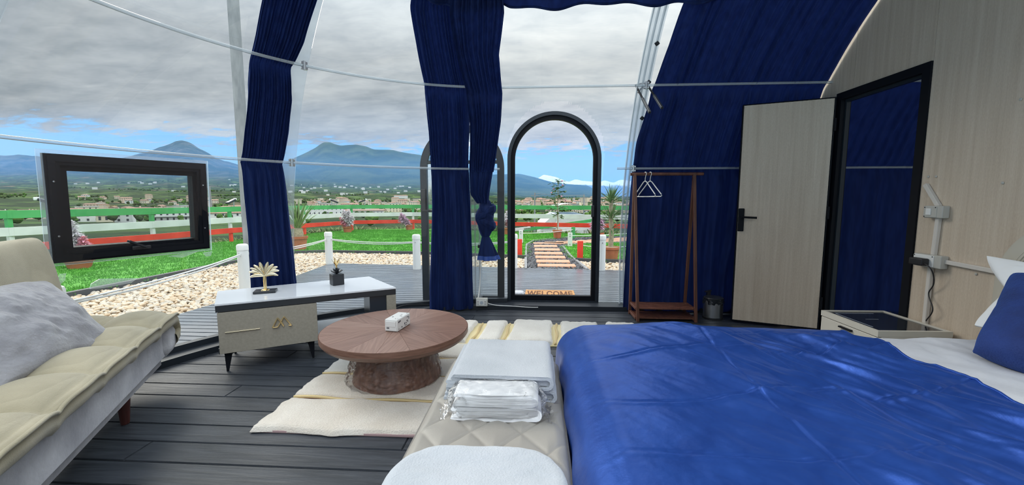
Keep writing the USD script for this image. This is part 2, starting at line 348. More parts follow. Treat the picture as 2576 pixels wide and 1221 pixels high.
def cyl(r, z0, z1, n=24, r2=None, c=(0, 0)):
    m = m3.Manifold.cylinder(z1 - z0, r, r if r2 is None else r2, n)
    return as_tm(m.translate((c[0], c[1], z0)))


def lathe(pts, n=32, c=(0, 0, 0)):
    """A closed profile of (radius, height) spun round z."""
    pts = np.array(pts, float)
    k = len(pts)
    a = np.arange(n) * 2 * PI / n
    v = np.stack([pts[None, :, 0] * np.cos(a)[:, None], pts[None, :, 0] * np.sin(a)[:, None], np.broadcast_to(pts[None, :, 1], (n, k))], -1).reshape(-1, 3)
    i, j = np.meshgrid(np.arange(n), np.arange(k - 1), indexing='ij')
    i2 = (i + 1) % n
    f = np.stack([i * k + j, i2 * k + j, i2 * k + j + 1, i * k + j + 1], -1).reshape(-1, 4)
    return as_tm((v + np.array(c), f))


def grid(P, close_u=False):
    P = np.asarray(P, float)
    nu, nv = P.shape[:2]
    i, j = np.meshgrid(np.arange(nu if close_u else nu - 1), np.arange(nv - 1), indexing='ij')
    i2 = (i + 1) % nu
    f = np.stack([i * nv + j, i2 * nv + j, i2 * nv + j + 1, i * nv + j + 1], -1).reshape(-1, 4)
    return as_tm((P.reshape(-1, 3), f))


def tube(pts, r, n=8, caps=True):
    p = np.asarray(pts, float)
    t = np.gradient(p, axis=0)
    t /= np.linalg.norm(t, axis=1, keepdims=True) + 1e-12
    ref = np.array([0, 0, 1.0]) if abs(t[:, 2]).mean() < 0.8 else np.array([1.0, 0, 0])
    a = np.cross(t, ref)
    a /= np.linalg.norm(a, axis=1, keepdims=True) + 1e-12
    b = np.cross(t, a)
    r = np.broadcast_to(np.asarray(r, float), (len(p),))
    ang = np.arange(n) * 2 * PI / n
    v = p[:, None] + r[:, None, None] * (np.cos(ang)[None, :, None] * a[:, None] + np.sin(ang)[None, :, None] * b[:, None])
    m = grid(v.transpose(1, 0, 2), close_u=True)
    if caps:
        k = len(p)
        vv = np.vstack([m.vertices, p[0], p[-1]])
        e = len(m.vertices)
        ff = [m.faces]
        idx = np.arange(n)
        nx = (idx + 1) % n
        ff.append(np.stack([nx * k, idx * k, np.full(n, e)], 1))
        ff.append(np.stack([idx * k + k - 1, nx * k + k - 1, np.full(n, e + 1)], 1))
        m = trimesh.Trimesh(vv, np.vstack(ff), process=False)
    return m


def smooth_path(pts, n=40):
    from scipy.interpolate import CubicSpline
    p = np.asarray(pts, float)
    s = np.r_[0, np.cumsum(np.linalg.norm(np.diff(p, axis=0), axis=1))]
    return CubicSpline(s, p)(np.linspace(0, s[-1], n))


def extr(poly, z0, z1):
    """A shapely polygon pulled up from z0 to z1."""
    gs = [g for g in getattr(poly, 'geoms', [poly]) if g.geom_type == 'Polygon' and g.area > 1e-7]
    out = []
    for g in gs:
        m = trimesh.creation.extrude_polygon(g, z1 - z0, engine='earcut')
        m.apply_translation((0, 0, z0))
        out.append(m)
    return join(*out) if out else None


def bar(a, b, w, h=None, up=(0, 0, 1), c=0.0):
    """A rectangular bar from a to b, w wide and h high."""
    a, b = np.array(a, float), np.array(b, float)
    d = b - a
    L = np.linalg.norm(d)
    d /= L
    s = np.cross(d, up)
    s /= np.linalg.norm(s)
    u = np.cross(s, d)
    h = w if h is None else h
    m = cbox(0, L, -w / 2, w / 2, -h / 2, h / 2, min(w, h) * (c or 0.12))
    T = np.eye(4)
    T[:3, 0], T[:3, 1], T[:3, 2], T[:3, 3] = d, s, u, a
    m.apply_transform(T)
    return m


def noise1(p, s=0):
    return meshkit.noise(p, s)


def fbm(p, o=4, s=0):
    return meshkit.fbm(p, o, s)


def facing(name, org, ex, ey, ez, label, cat, group=None):
    """A thing whose local axes are ex, ey, ez at org (all world vectors)."""
    p = newpath(name)
    x = UsdGeom.Xform.Define(stage, p)
    x.AddTransformOp().Set(Gf.Matrix4d(*map(float, ex), 0, *map(float, ey), 0, *map(float, ez), 0, *map(float, org), 1))
    tag(x.GetPrim(), label, cat, group)
    return p


# ------------------------------------------------------------------ the dome: a transparent tunnel along x with a quarter-sphere end on the left
Y0, R, Z0, X0, XW, XE = 1.65, 2.6, 0.5, -0.2, 2.4, 4.6
Z_LOW, Z_UP = 1.40, 2.06       # the two curtain rails


def on_dome(g, phi, off=0.0):
    """g < 0: angle round the end (2.5 m per radian); g >= 0: metres along the tunnel. phi: angle up the profile."""
    g, phi, off = np.broadcast_arrays(np.asarray(g, float), np.asarray(phi, float), np.asarray(off, float))
    r = (R - off) * np.cos(phi)
    z = Z0 + (R - off) * np.sin(phi)
    lon = np.minimum(g, 0) / 2.5
    return np.stack([X0 + np.maximum(g, 0) + r * np.sin(lon), Y0 + r * np.cos(lon), z], -1)


PH0 = math.asin(-Z0 / R)
PHI_HANG = math.asin((Z_LOW - Z0) / R)


def hung(g, v, off=0.0):
    """The cloth's surface: straight down below the low rail (v = height), along the dome above it (v = 1.4 + arc length)."""
    g, v, off = np.broadcast_arrays(np.asarray(g, float), np.asarray(v, float), np.asarray(off, float))
    phi = PHI_HANG + np.maximum(v - Z_LOW, 0) / R
    P = on_dome(g, phi, off)
    low = v < Z_LOW
    P[..., 2] = np.where(low, v, P[..., 2])
    return P


def sight(px, py, off=0.05):
    """Where the line of sight through a picture point meets the hung cloth surface: (g, v)."""
    d = FW + (px - 1288) / F * RT - (py - 610.5) / F * UP
    t = np.linspace(1.0, 7.0, 6001)
    P = CAM + t[:, None] * d
    phi = np.arcsin(np.clip((np.maximum(P[:, 2], Z_LOW) - Z0) / (R - off), -1, 1))
    r = (R - off) * np.cos(phi)
    dist = np.where(P[:, 0] < X0, np.hypot(P[:, 0] - X0, P[:, 1] - Y0), P[:, 1] - Y0)
    k = np.nonzero(dist > r)[0][0]
    p = P[k]
    g = math.atan2(p[0] - X0, p[1] - Y0) * 2.5 if p[0] < X0 else p[0] - X0
    v = p[2] if p[2] <= Z_LOW else Z_LOW + (math.asin(min(1, (p[2] - Z0) / (R - off))) - PHI_HANG) * R
    return g, v


def at(px, py, z=0.0):
    d = FW + (px - 1288) / F * RT - (py - 610.5) / F * UP
    return CAM + d * (z - H) / d[2]


DOOR_X, DOOR_R = (-0.30, 0.645), 0.4725
DOOR_C, DOOR_TOP = 0.1725, 1.985


def in_door(P):
    x, z = P[..., 0] - DOOR_C, P[..., 2]
    return (P[..., 1] > Y0 + 1) & (np.abs(x) < DOOR_R) & ((z < DOOR_TOP - DOOR_R) | (np.hypot(x, z - (DOOR_TOP - DOOR_R)) < DOOR_R))


dome = thing('dome', 'transparent polycarbonate dome of curved panels around the room', None, kind='structure')
GORES = [(-168.5, -128.5), (-128.5, -88.5), (-88.5, -48.5), (-48.5, -8.5)]
lon2g = lambda a: math.radians(a) * 2.5
panels = [(lon2g(a), lon2g(b)) for a, b in GORES]
for a, b in panels:
    P = on_dome(np.linspace(a, b, 25)[:, None], np.linspace(PH0, PI / 2 - 0.002, 40)[None])
    obj('glass_panel', grid(P), M['glass'], dome, smooth=True)
for a, b, n in ((lon2g(-8.5), 1.11, 97), (1.11, XW - X0, 9), (XW - X0, XE - X0, 9)):
    P = on_dome(np.linspace(a, b, n)[:, None], np.linspace(PH0, PI / 2, 140)[None])
    m = grid(P)
    m.update_faces(~in_door(m.triangles_center))
    obj('glass_panel', m, M['glass'], dome, smooth=True)
    P = on_dome(np.linspace(max(a, 0), b, n)[:, None], np.linspace(PI / 2, PI - PH0, 40)[None])
    obj('glass_panel', grid(P), M['glass'], dome, smooth=True)
# end cap behind the bathroom
a = np.linspace(PH0, PI - PH0, 40)
obj('end_wall', as_tm((np.vstack([[XE, Y0, Z0], on_dome(XE - X0, a)]), np.array([[0, k + 1, k + 2] for k in range(39)]))), M['panel'], dome, smooth=False)
SEAMS = [lon2g(-88.5), lon2g(-48.5), -0.41, 1.11]
seam_bolts = []
for g in SEAMS:
    u = np.linspace(PH0, PI / 2 - 0.05, 40)
    w = 0.055
    def strip(off, wd, dg):
        gg = np.stack([np.full(40, g + dg - wd), np.full(40, g + dg + wd)])
        if g < 0 and g != -0.41:
            gg = g + (np.stack([np.full(40, dg - wd), np.full(40, dg + wd)])) / np.maximum(np.cos(u), 0.15)
        A = on_dome(gg, u[None], 0.012)
        B = on_dome(gg, u[None], 0.012 + off)
        return grid(np.stack([A[0], B[0], B[1], A[1], A[0]]))
    sp = obj('seam_strip', strip(0.006, w, 0), M['seam'], dome, smooth=30)
    for dg in (() if g < -0.5 else (-w, -w * 0.25, w * 0.55)):
        obj('seam_rib', strip(0.028, 0.006, dg), M['rib'], sp, smooth=30)
    for ph in np.arange(0.05, 1.25, 0.125):
        c = on_dome(g + w * 0.5, ph, 0.05)
        nrm = on_dome(g, ph, 1.0) - on_dome(g, ph, 0.0)
        b_ = cbox(-0.016, 0.016, -0.016, 0.016, -0.006, 0.006, 0.003)
        b_ = join(b_, moved(cyl(0.009, 0, 0.012, 6), (0, 0, 0.004)))
        T = trimesh.geometry.align_vectors([0, 0, 1], nrm / np.linalg.norm(nrm))
        b_.apply_transform(T)
        b_.apply_translation(c)
        if g >= -0.5:
            obj('bolt_plate', b_, M['blacksatin'], sp)

# base sill ring
inner = []
def ring(r, n=60):
    a = np.linspace(-PI, 0, n)
    cap = np.stack([X0 + r * np.sin(a), Y0 + r * np.cos(a)], 1)
    return np.vstack([cap, [[XE, Y0 + r], [XE, Y0 - r]]])
sill_poly = Polygon(ring(2.565)).difference(Polygon(np.vstack([ring(2.385)[:-2], [[XE + .1, Y0 + 2.385], [XE + .1, Y0 - 2.385]]])))
sill = thing('trim_1', 'blue black base sill running round the foot of the dome', None, kind='structure')
obj('sill_base', extr(sill_poly, 0.0, 0.045), M['sillmetal'], sill, smooth=False)
lip = Polygon(ring(2.56)).difference(Polygon(np.vstack([ring(2.50)[:-2], [[XE + .1, Y0 + 2.50], [XE + .1, Y0 - 2.50]]])))
lip = lip.difference(sbox(DOOR_X[0], DOOR_X[1], 3.9, 4.4))
obj('glazing_lip', extr(lip, 0.045, 0.085), M['sillmetal'], sill, smooth=False)

# ------------------------------------------------------------------ floor and deck of charcoal boards
floor = thing('floor', 'charcoal grey embossed composite board floor', None, kind='structure')
inside = Polygon(ring(2.40))
PW = 0.1425
ys = 1.533 + PW * np.arange(-18, 40)
obj('subfloor', extr(Polygon(ring(2.5)), -0.06, -0.022), M['dark'], floor, smooth=False)


def board(poly, parent, name, m):
    poly = poly.simplify(0.004)
    for g in getattr(poly, 'geoms', [poly]):
        if g.geom_type != 'Polygon' or g.area < 2e-3:
            continue
        gi = g.buffer(-0.003, join_style='mitre')
        if gi.is_empty or gi.geom_type != 'Polygon':
            continue
        low, top = extr(g, -0.022, -0.003), extr(gi, -0.003, 0.0)
        obj(name, join(low, top), m, parent, smooth=False)


JOINTS = {0: -0.59, 1: 0.9, 2: -1.6}
for k, y in enumerate(ys):
    if y + PW < Y0 - 2.4 or y > Y0 + 2.4:
        continue
    j = -0.59 if k % 2 == 1 else (1.35 if k % 4 == 0 else -1.75)
    for a, b in ((-3.2, j), (j, XE)):
        board(sbox(a + 0.0015, y + 0.003, b - 0.0015, y + PW - 0.003).intersection(inside), floor, 'plank', M['plank'])

deck = thing('deck_1', 'wet grey board deck laid around the dome', None, kind='structure')
deck_poly = Polygon([(-3.50, -1.2), (-3.47, 3.7), (-3.42, 4.45), (-3.62, 6.93), (-2.02, 6.80), (1.29, 6.50), (2.6, 6.42), (4.9, 6.3), (4.9, -1.2)]).difference(Polygon(ring(2.52)))
obj('deck_base', extr(Polygon([(-3.48, -1.2), (-3.45, 3.7), (-3.40, 4.45), (-3.60, 6.9), (1.29, 6.47), (4.9, 6.3), (4.9, -1.2)]), -0.10, -0.065), M['dark'], deck, smooth=False)
DPW = 0.095
for k, y in enumerate(np.arange(-1.2, 7.0, DPW)):
    if y < 1.6:
        reg = deck_poly.intersection(sbox(-4, -2, -1, 9))
    else:
        reg = deck_poly
    piece = sbox(-4, y + 0.006, 5, y + DPW - 0.006).intersection(reg)
    if not piece.is_empty:
        board(piece, deck, 'deck_board', M['deckplank'])

# ------------------------------------------------------------------ right-hand wall with its door
wall = thing('wall_right', 'wood effect panel wall closing the dome at the bed head', None, kind='structure')
DY0, DY1, DZ = 2.735, 3.525, 1.945
prof = lambda off: [(Y0 + (R - off) * math.cos(p), Z0 + (R - off) * math.sin(p)) for p in np.linspace(PH0, PI - PH0, 80)]
face = Polygon(prof(0.012)).intersection(sbox(-3, 0.0, 6, 4))
face = face.difference(sbox(DY0 - 0.0, -0.1, DY1 + 0.0, DZ))


def upright(poly, x0, x1):
    """A polygon in (y, z) made into a slab between x0 and x1."""
    m = extr(poly, 0, x1 - x0)
    T = np.array([[0, 0, 1, x0], [1, 0, 0, 0], [0, 1, 0, 0], [0, 0, 0, 1.0]])
    m.apply_transform(T)
    return m


for a, b in ((-1.2, 0.32), (0.32, 1.52), (1.52, DY0), (DY0, 3.37), (3.37, 4.4)):
    s = face.intersection(sbox(a + 0.0012, 0, b - 0.0012, 4))
    if not s.is_empty:
        obj('wall_panel', upright(s, XW, XW + 0.05), M['panel'], wall, smooth=False)
fr = sbox(DY0, 0, DY1, DZ).difference(sbox(DY0 + 0.055, -0.1, DY1 - 0.055, DZ - 0.055))
obj('door_frame', upright(fr, XW - 0.012, XW + 0.065), M['blackmetal'], wall, smooth=False)
fr2 = sbox(DY0 + 0.055, 0, DY1 - 0.055, DZ - 0.055).difference(sbox(DY0 + 0.07, -0.1, DY1 - 0.07, DZ - 0.075))
obj('door_stop', upright(fr2, XW + 0.02, XW + 0.05), M['archmetal'], wall, smooth=False)
for y, z in ((2.28, 1.19), (2.245, 1.60), (2.14, 1.86), (2.69, 1.245), (2.64, 1.243), (2.355, 0.70), (3.72, 2.08)):
    s = lathe([(0, 0), (0.006, 0), (0.0075, 0.003), (0.004, 0.006), (0, 0.006)], 10)
    s.apply_transform(rotm(-PI / 2, 'y'))
    s.apply_translation((XW - 0.0005, y, z))
    obj('screw_cover', s, M['paleplastic'], wall)
curved = grid(np.stack([[(x, y, z) for y, z in prof(0.075)] for x in (XW - 0.02, XW)]))
# open door leaf, swung into the room
hx, hy = XW - 0.03, 3.50
fx, fy = 1.765, 3.74
dv = np.array([fx - hx, fy - hy])
LW = np.hypot(*dv)
ang = math.degrees(math.atan2(dv[1], dv[0]))
leaf = thing('door_1', 'open wood effect door leaf with black edges and lever handle', None, (hx, hy, 0), ang, kind='structure')
LZ = 1.915
obj('door_panel', cbox(0.012, LW - 0.010, -0.017, 0.017, 0.03, LZ - 0.008, 0.001), M['panel'], leaf, smooth=False)
obj('door_edge', join(cbox(0, 0.014, -0.02, 0.02, 0.02, LZ), cbox(LW - 0.012, LW, -0.02, 0.02, 0.02, LZ), cbox(0, LW, -0.02, 0.02, LZ - 0.010, LZ), cbox(0, LW, -0.02, 0.02, 0.02, 0.032)), M['blackmetal'], leaf, smooth=False)
hd = obj('handle_plate', rbox(LW - 0.058, LW - 0.012, 0.017, 0.030, 0.83, 1.03, 0.006), M['blackmetal'], leaf)
obj('lever', join(tube([(LW - 0.036, 0.028, 0.955), (LW - 0.036, 0.060, 0.955)], 0.010, 10), tube([(LW - 0.036, 0.060, 0.955), (LW - 0.10, 0.064, 0.953), (LW - 0.15, 0.062, 0.951)], 0.009, 10)), M['blackmetal'], hd)
for z in (0.25, 1.0, 1.7):
    obj('hinge', moved(cyl(0.010, z - 0.05, z + 0.05, 12), (0.0, 0.024, 0)), M['blackmetal'], leaf)

# ------------------------------------------------------------------ arched doorway and the open glazed leaf folded back outside
def arch_poly(cx, r, top, z0=0.0):
    a = np.linspace(0, PI, 40)
    return Polygon(np.vstack([[(cx + r, z0)], np.stack([cx + r * np.cos(a), top - r + r * np.sin(a)], 1), [(cx - r, z0)]]))


def slab_xz(poly, y0, y1):
    """A polygon in (x, z) made into a slab between y0 and y1."""
    m = extr(poly, 0, y1 - y0)
    T = np.array([[1, 0, 0, 0], [0, 0, -1, y1], [0, 1, 0, 0], [0, 0, 0, 1.0]])
    m.apply_transform(T)
    return m


dy = 4.235
d2 = thing('door_2', 'arched slate black frame of the open entrance doorway', None, kind='structure')
outer = arch_poly(DOOR_C, DOOR_R, DOOR_TOP, 0.02)
mid = arch_poly(DOOR_C, DOOR_R - 0.035, DOOR_TOP - 0.035, 0.055)
inn = arch_poly(DOOR_C, DOOR_R - 0.075, DOOR_TOP - 0.075, 0.105)
obj('arch_frame', slab_xz(outer.difference(mid), dy - 0.03, dy + 0.06), M['archmetal'], d2, smooth=25)
obj('inner_frame', slab_xz(mid.difference(inn), dy - 0.005, dy + 0.05), M['blackmetal'], d2, smooth=25)
obj('lock_keep', cbox(DOOR_C + DOOR_R - 0.09, DOOR_C + DOOR_R - 0.06, dy - 0.03, dy + 0.0, 0.93, 1.05), M['blackplastic'], d2)

d3 = thing('door_3', 'arched glazed entrance door leaf folded back against the outside of the dome', None, kind='structure')
lc, lr, lt = -0.80, 0.452, 1.895
oy = 4.40
o1, i1 = arch_poly(lc, lr, lt, -0.03), arch_poly(lc, lr - 0.072, lt - 0.072, 0.055)
obj('leaf_frame', slab_xz(o1.difference(i1), oy - 0.02, oy + 0.03), M['archmetal'], d3, smooth=25)
obj('glass_pane', slab_xz(i1.buffer(0.004), oy + 0.003, oy + 0.008), M['windowglass'], d3, smooth=25)
obj('cross_bar', cbox(lc - lr + 0.06, lc + lr - 0.06, oy - 0.012, oy + 0.02, 1.49, 1.525), M['archmetal'], d3)
h_ = obj('lock_case', cbox(lc - lr + 0.015, lc - lr + 0.06, oy - 0.05, oy - 0.02, 0.98, 1.22), M['blackplastic'], d3)
obj('pull_bar', join(bar((lc - lr + 0.04, oy - 0.05, 0.99), (lc - lr + 0.16, oy - 0.06, 0.985), 0.022, 0.018)), M['blackplastic'], h_)

# ------------------------------------------------------------------ awning window let into the dome, left
ex_ = np.array([0.39648279, 0.91802759, 0.00517164])
ez_ = np.array([0.05461147, -0.02920851, 0.99808038])
ey_ = np.cross(ez_, ex_)
wc = np.array([-2.5852763, 2.52524024, 1.05225277]) + ey_ * 0.068


def win_hit(px, py, inset):
    d = FW + (px - 1288) / F * RT - (py - 610.5) / F * UP
    o = wc - ey_ * inset
    t = ((o - CAM) @ ey_) / (d @ ey_)
    q = CAM + t * d - o
    return q @ ex_, q @ ez_


ci = [win_hit(px, py, 0.02) for px, py in ((163, 430), (478, 443), (487, 600), (180, 620))]
wx0, wx1 = -0.4055, 0.4055
wz0, wz1 = -0.312, 0.312
vx0, vx1 = (ci[0][0] + ci[3][0]) / 2, (ci[1][0] + ci[2][0]) / 2
vz0, vz1 = (ci[2][1] + ci[3][1]) / 2, (ci[0][1] + ci[1][1]) / 2
win = facing('window_1', wc, ex_, ey_, ez_, None, None)
tag(stage.GetPrimAtPath(win), 'black framed awning window set in the clear dome', None, None, 'structure')


def frame(x0, x1, z0, z1, w, ya, yb):
    return slab_xz(sbox(x0, z0, x1, z1).difference(sbox(x0 + w, z0 + w, x1 - w, z1 - w)), ya, yb)


obj('outer_frame', join(frame(wx0, wx1, wz0, wz1, 0.062, -0.065, -0.025), frame(wx0 + 0.012, wx1 - 0.012, wz0 + 0.012, wz1 - 0.012, 0.03, -0.072, -0.06)), M['blackmetal'], win, smooth=False)
obj('sash', slab_xz(sbox(wx0 + 0.06, wz0 + 0.06, wx1 - 0.06, wz1 - 0.06).difference(sbox(vx0, vz0, vx1, vz1)), -0.045, 0.02), M['blackmetal'], win, smooth=False)
obj('glass_pane', cbox(vx0 - 0.01, vx1 + 0.01, -0.005, 0.001, vz0 - 0.01, vz1 + 0.01, 0.001), M['windowglass'], win, smooth=False)
hw = obj('handle_base', rbox(-0.05, 0.05, -0.075, -0.045, vz0 - 0.045, vz0 - 0.02, 0.006), M['blackplastic'], win)
obj('handle_lever', bar((0.02, -0.085, vz0 - 0.03), (-0.085, -0.12, vz0 + 0.025), 0.022, 0.012), M['blackplastic'], hw)
for sx in (wx0 + 0.03, wx1 - 0.03):
    for sz in (0.25, 0.75):
        s = lathe([(0, 0), (0.006, 0), (0.005, 0.004), (0, 0.005)], 8)
        s.apply_transform(rotm(PI / 2, 'x'))
        s.apply_translation((sx, -0.072, wz0 + (wz1 - wz0) * sz))
        obj('screw', s, M['steel'], win)
gk = slab_xz(sbox(wx0 - 0.025, wz0 - 0.018, wx1 + 0.018, wz1 + 0.022).difference(sbox(wx0, wz0, wx1, wz1)), -0.055, -0.045)
obj('clear_flange', gk, M['seam'], win, smooth=False)

# scraps of protective film still stuck to the dome
for k, (pts, lab) in enumerate(((((228, 715), (250, 702), (345, 700), (330, 712), (262, 725), (226, 728)), 'torn clear film scrap stuck low on the dome, longest of the scraps'),
                               (((420, 645), (500, 632), (458, 649)), 'pointed clear film scrap stuck below the black window'),
                               (((150, 690), (166, 688), (163, 706), (150, 716), (143, 706)), 'clear film scrap stuck beside the grey cushion and white bollard'),
                               (((510, 636), (534, 632), (530, 644), (518, 646)), 'small clear film scrap below the right corner of the black window'))):
    P = []
    for px, py in pts:
        d = FW + (px - 1288) / F * RT - (py - 610.5) / F * UP
        o = CAM - np.array([X0, Y0, Z0])
        b_, a_, c_ = o @ d, d @ d, o @ o - (R - 0.004) ** 2
        P.append(CAM + d * (-b_ + math.sqrt(b_ * b_ - a_ * c_)) / a_)
    P = np.array(P)
    c0 = P.mean(0)
    inn_ = (np.array([X0, Y0, Z0]) - c0)
    inn_ /= np.linalg.norm(inn_)
    n0 = len(P)
    v = np.vstack([c0, P, c0 + inn_ * 0.004, P + inn_ * 0.002])
    f = [[0, 1 + i, 1 + (i + 1) % n0] for i in range(n0)] + [[n0 + 1, n0 + 2 + (i + 1) % n0, n0 + 2 + i] for i in range(n0)]
    for i in range(n0):
        a_, b_ = 1 + i, 1 + (i + 1) % n0
        f += [[a_, b_, b_ + n0 + 1], [a_, b_ + n0 + 1, a_ + n0 + 1]]
    solo('film_scrap', (v, np.array(f)), M['film'], lab, 'plastic film')

# ------------------------------------------------------------------ curtain rails and clips
def rail(z, g0, g1, lab, off=0.098, r=0.0105):
    ph = math.asin((z - Z0) / (R - off))
    t = thing('curtain_rail', lab, 'curtain rail')
    g = np.linspace(g0, g1, max(12, int(abs(g1 - g0) * 18)))
    cut = [g[0]] + [x for x in SEAMS + [g0 + (g1 - g0)] if g[0] < x < g[-1]] + [g[-1]]
    for a, b in zip(cut[:-1], cut[1:]):
        k = np.linspace(a, b, max(6, int(abs(b - a) * 20)))
        obj('rod', tube(on_dome(k, ph, off), r, 10), M['rod'], t, smooth=True)
    for x in SEAMS:
        if g0 - 0.05 < x < g1 + 0.05:
            c = on_dome(x, ph, off)
            tn = on_dome(x + 0.01, ph, off) - c
            tn /= np.linalg.norm(tn)
            obj('clip', join(bar(c - tn * 0.022 - [0, 0, 0.02], c + tn * 0.022 - [0, 0, 0.02], 0.018), bar(c - tn * 0.022 + [0, 0, 0.018], c + tn * 0.022 + [0, 0, 0.018], 0.018), moved(cyl(0.012, -0.03, 0.03, 10), c)), M['steel'], t)
    return t


gl = lon2g(-150)
rail(Z_UP, gl, XE - X0 - 0.02, 'clear curtain rail, the upper of the two hoops round the dome')
rail(Z_LOW, gl, sight(1257, 425)[0], 'clear low curtain rail on the left, ending beside the doorway')
rail(Z_LOW, sight(1550, 425)[0], XE - X0 - 0.02, 'clear low curtain rail on the right, behind the clothes rack')

# ------------------------------------------------------------------ curtains
def fold_layer(a, v, n, seed):
    drift = fbm(np.stack([a * n * 0.5 + seed, v * 0.6, a * 0 + seed * 3.1], -1), 3, seed) - 0.5
    ph = 2 * PI * (n * a + 1.9 * drift)
    s_ = 0.5 + 0.5 * np.sin(ph + 0.6 * np.sin(ph))
    w = 0.45 + 0.55 * noise1(np.stack([a * n * 0.9 + 11, v * 0.8, a * 0 + seed], -1), seed + 5)
    return s_ * w


def folds(a, v, n, seed, sharp=1.0):
    """Fold depth from 0 to 1 across the cloth (a) and along it (v): broad pleats below the low rail, finer gathers above, small creases on both."""
    k = np.clip((v - 1.25) / 0.22, 0, 1)
    k = k * k * (3 - 2 * k)
    fine = fbm(np.stack([a * n * 4.2 + seed * 2, v * 0.9, a * 0 + 7], -1), 3, seed + 9)
    lowp = fold_layer(a, v, n * 0.72, seed)
    highp = fold_layer(a, v, n * 1.7, seed + 2) * 0.62
    return (lowp * (1 - k) + highp * k) * 0.9 + (0.16 + 0.16 * k) * fine


def curtain(name, left, right, v0, v1, n, amp, seed, lab, nv=90, nu=260, off=0.05, rails=(Z_LOW, None), m='velvet', solid=True, part=None, v_edge=None):
    """Left and right edges as polylines of (g, v)."""
    left, right = sorted(left, key=lambda q: q[1]), sorted(right, key=lambda q: q[1])
    v = np.linspace(v0, v1, nv)
    gl_ = np.interp(v, [q[1] for q in left], [q[0] for q in left])
    gr_ = np.interp(v, [q[1] for q in right], [q[0] for q in right])
    a = np.linspace(0, 1, nu)
    A, Vv = np.meshgrid(a, v, indexing='ij')
    if v_edge is not None:
        Vv = np.minimum(Vv, v1) * 1.0
        Vv = Vv + (v_edge(A) if callable(v_edge) else 0) * np.clip((v0 + 0.3 - Vv) / 0.3, 0, 1)
    d = folds(A, Vv, n, seed)
    pinch = 1 - 0.8 * np.exp(-((Vv - Z_LOW) / 0.06) ** 2) - 0.8 * np.exp(-((Vv - V_UP) / 0.06) ** 2)
    D = off + amp * d * pinch + 0.006 * fbm(np.stack([A * 30, Vv * 9, A * 0], -1), 3, seed)
    G = gl_[None] + (gr_ - gl_)[None] * A
    G = G + 0.012 * (fbm(np.stack([A * 6, Vv * 3, A * 0 + 2], -1), 2, seed) - 0.5)
    P = hung(G, Vv, D)
    # a little sag of the cloth towards the room between the rails
    return grid(P)


V_UP = Z_LOW + (math.asin((Z_UP - Z0) / R) - PHI_HANG) * R
V_TOP = Z_LOW + (math.radians(52.0) - PHI_HANG) * R
S = lambda pts: [sight(*q) for q in pts]
L1 = S([(668, -60), (655, 0), (640, 80), (625, 160), (620, 230), (612, 300), (603, 400), (611, 500), (620, 600), (627, 722)])
R1 = S([(812, -60), (792, 0), (760, 100), (729, 168), (731, 250), (722, 330), (710, 410), (722, 500), (734, 600), (746, 712)])
L1.append((L1[-1][0], 0.02)); R1.append((R1[-1][0], 0.02))
e0 = (L1[0], R1[0])
c1 = thing('curtain', 'navy velvet curtain gathered in three stages, behind the television cabinet', 'curtain')
obj('drape', curtain('x', L1, R1, 0.02, min(L1[0][1], R1[0][1]) + 0.25, 9, 0.06, 3, '', nv=110), M['velvet'], c1, smooth=True)

L2 = S([(1030, 12), (1045, 100), (1068, 212), (1078, 330), (1084, 420), (1087, 520), (1084, 640), (1079, 720)])
R2 = S([(1150, 12), (1160, 110), (1178, 212), (1181, 330), (1178, 420), (1183, 520), (1188, 640), (1190, 760)])
L2.append((L2[-1][0], 0.02)); R2.append((R2[-1][0], 0.02))
c2 = thing('curtain', 'navy velvet curtain hanging straight to the floor left of the doorway', 'curtain')
obj('drape', curtain('x', L2, R2, 0.02, V_TOP + 0.35, 7, 0.06, 8, '', nv=110), M['velvet'], c2, smooth=True)

L3 = S([(1128, 12), (1144, 110), (1172, 214), (1181, 300), (1180, 400), (1183, 490), (1200, 514)])
R3 = S([(1269, 10), (1255, 120), (1264, 222), (1260, 300), (1246, 400), (1232, 480), (1228, 514)])
c3 = thing('curtain', 'navy velvet curtain panel tied in a big knot beside the doorway', 'curtain')
vk = S([(1214, 512)])[0][1]
obj('drape', curtain('x', L3, R3, vk, V_TOP + 0.35, 6, 0.055, 15, '', nv=80, off=0.125), M['velvet'], c3, smooth=True)
kc = hung(sight(1221, 548)[0], sight(1221, 548)[1], 0.10)
kz_top, kz_bot = sight(1221, 500)[1], sight(1221, 594)[1]
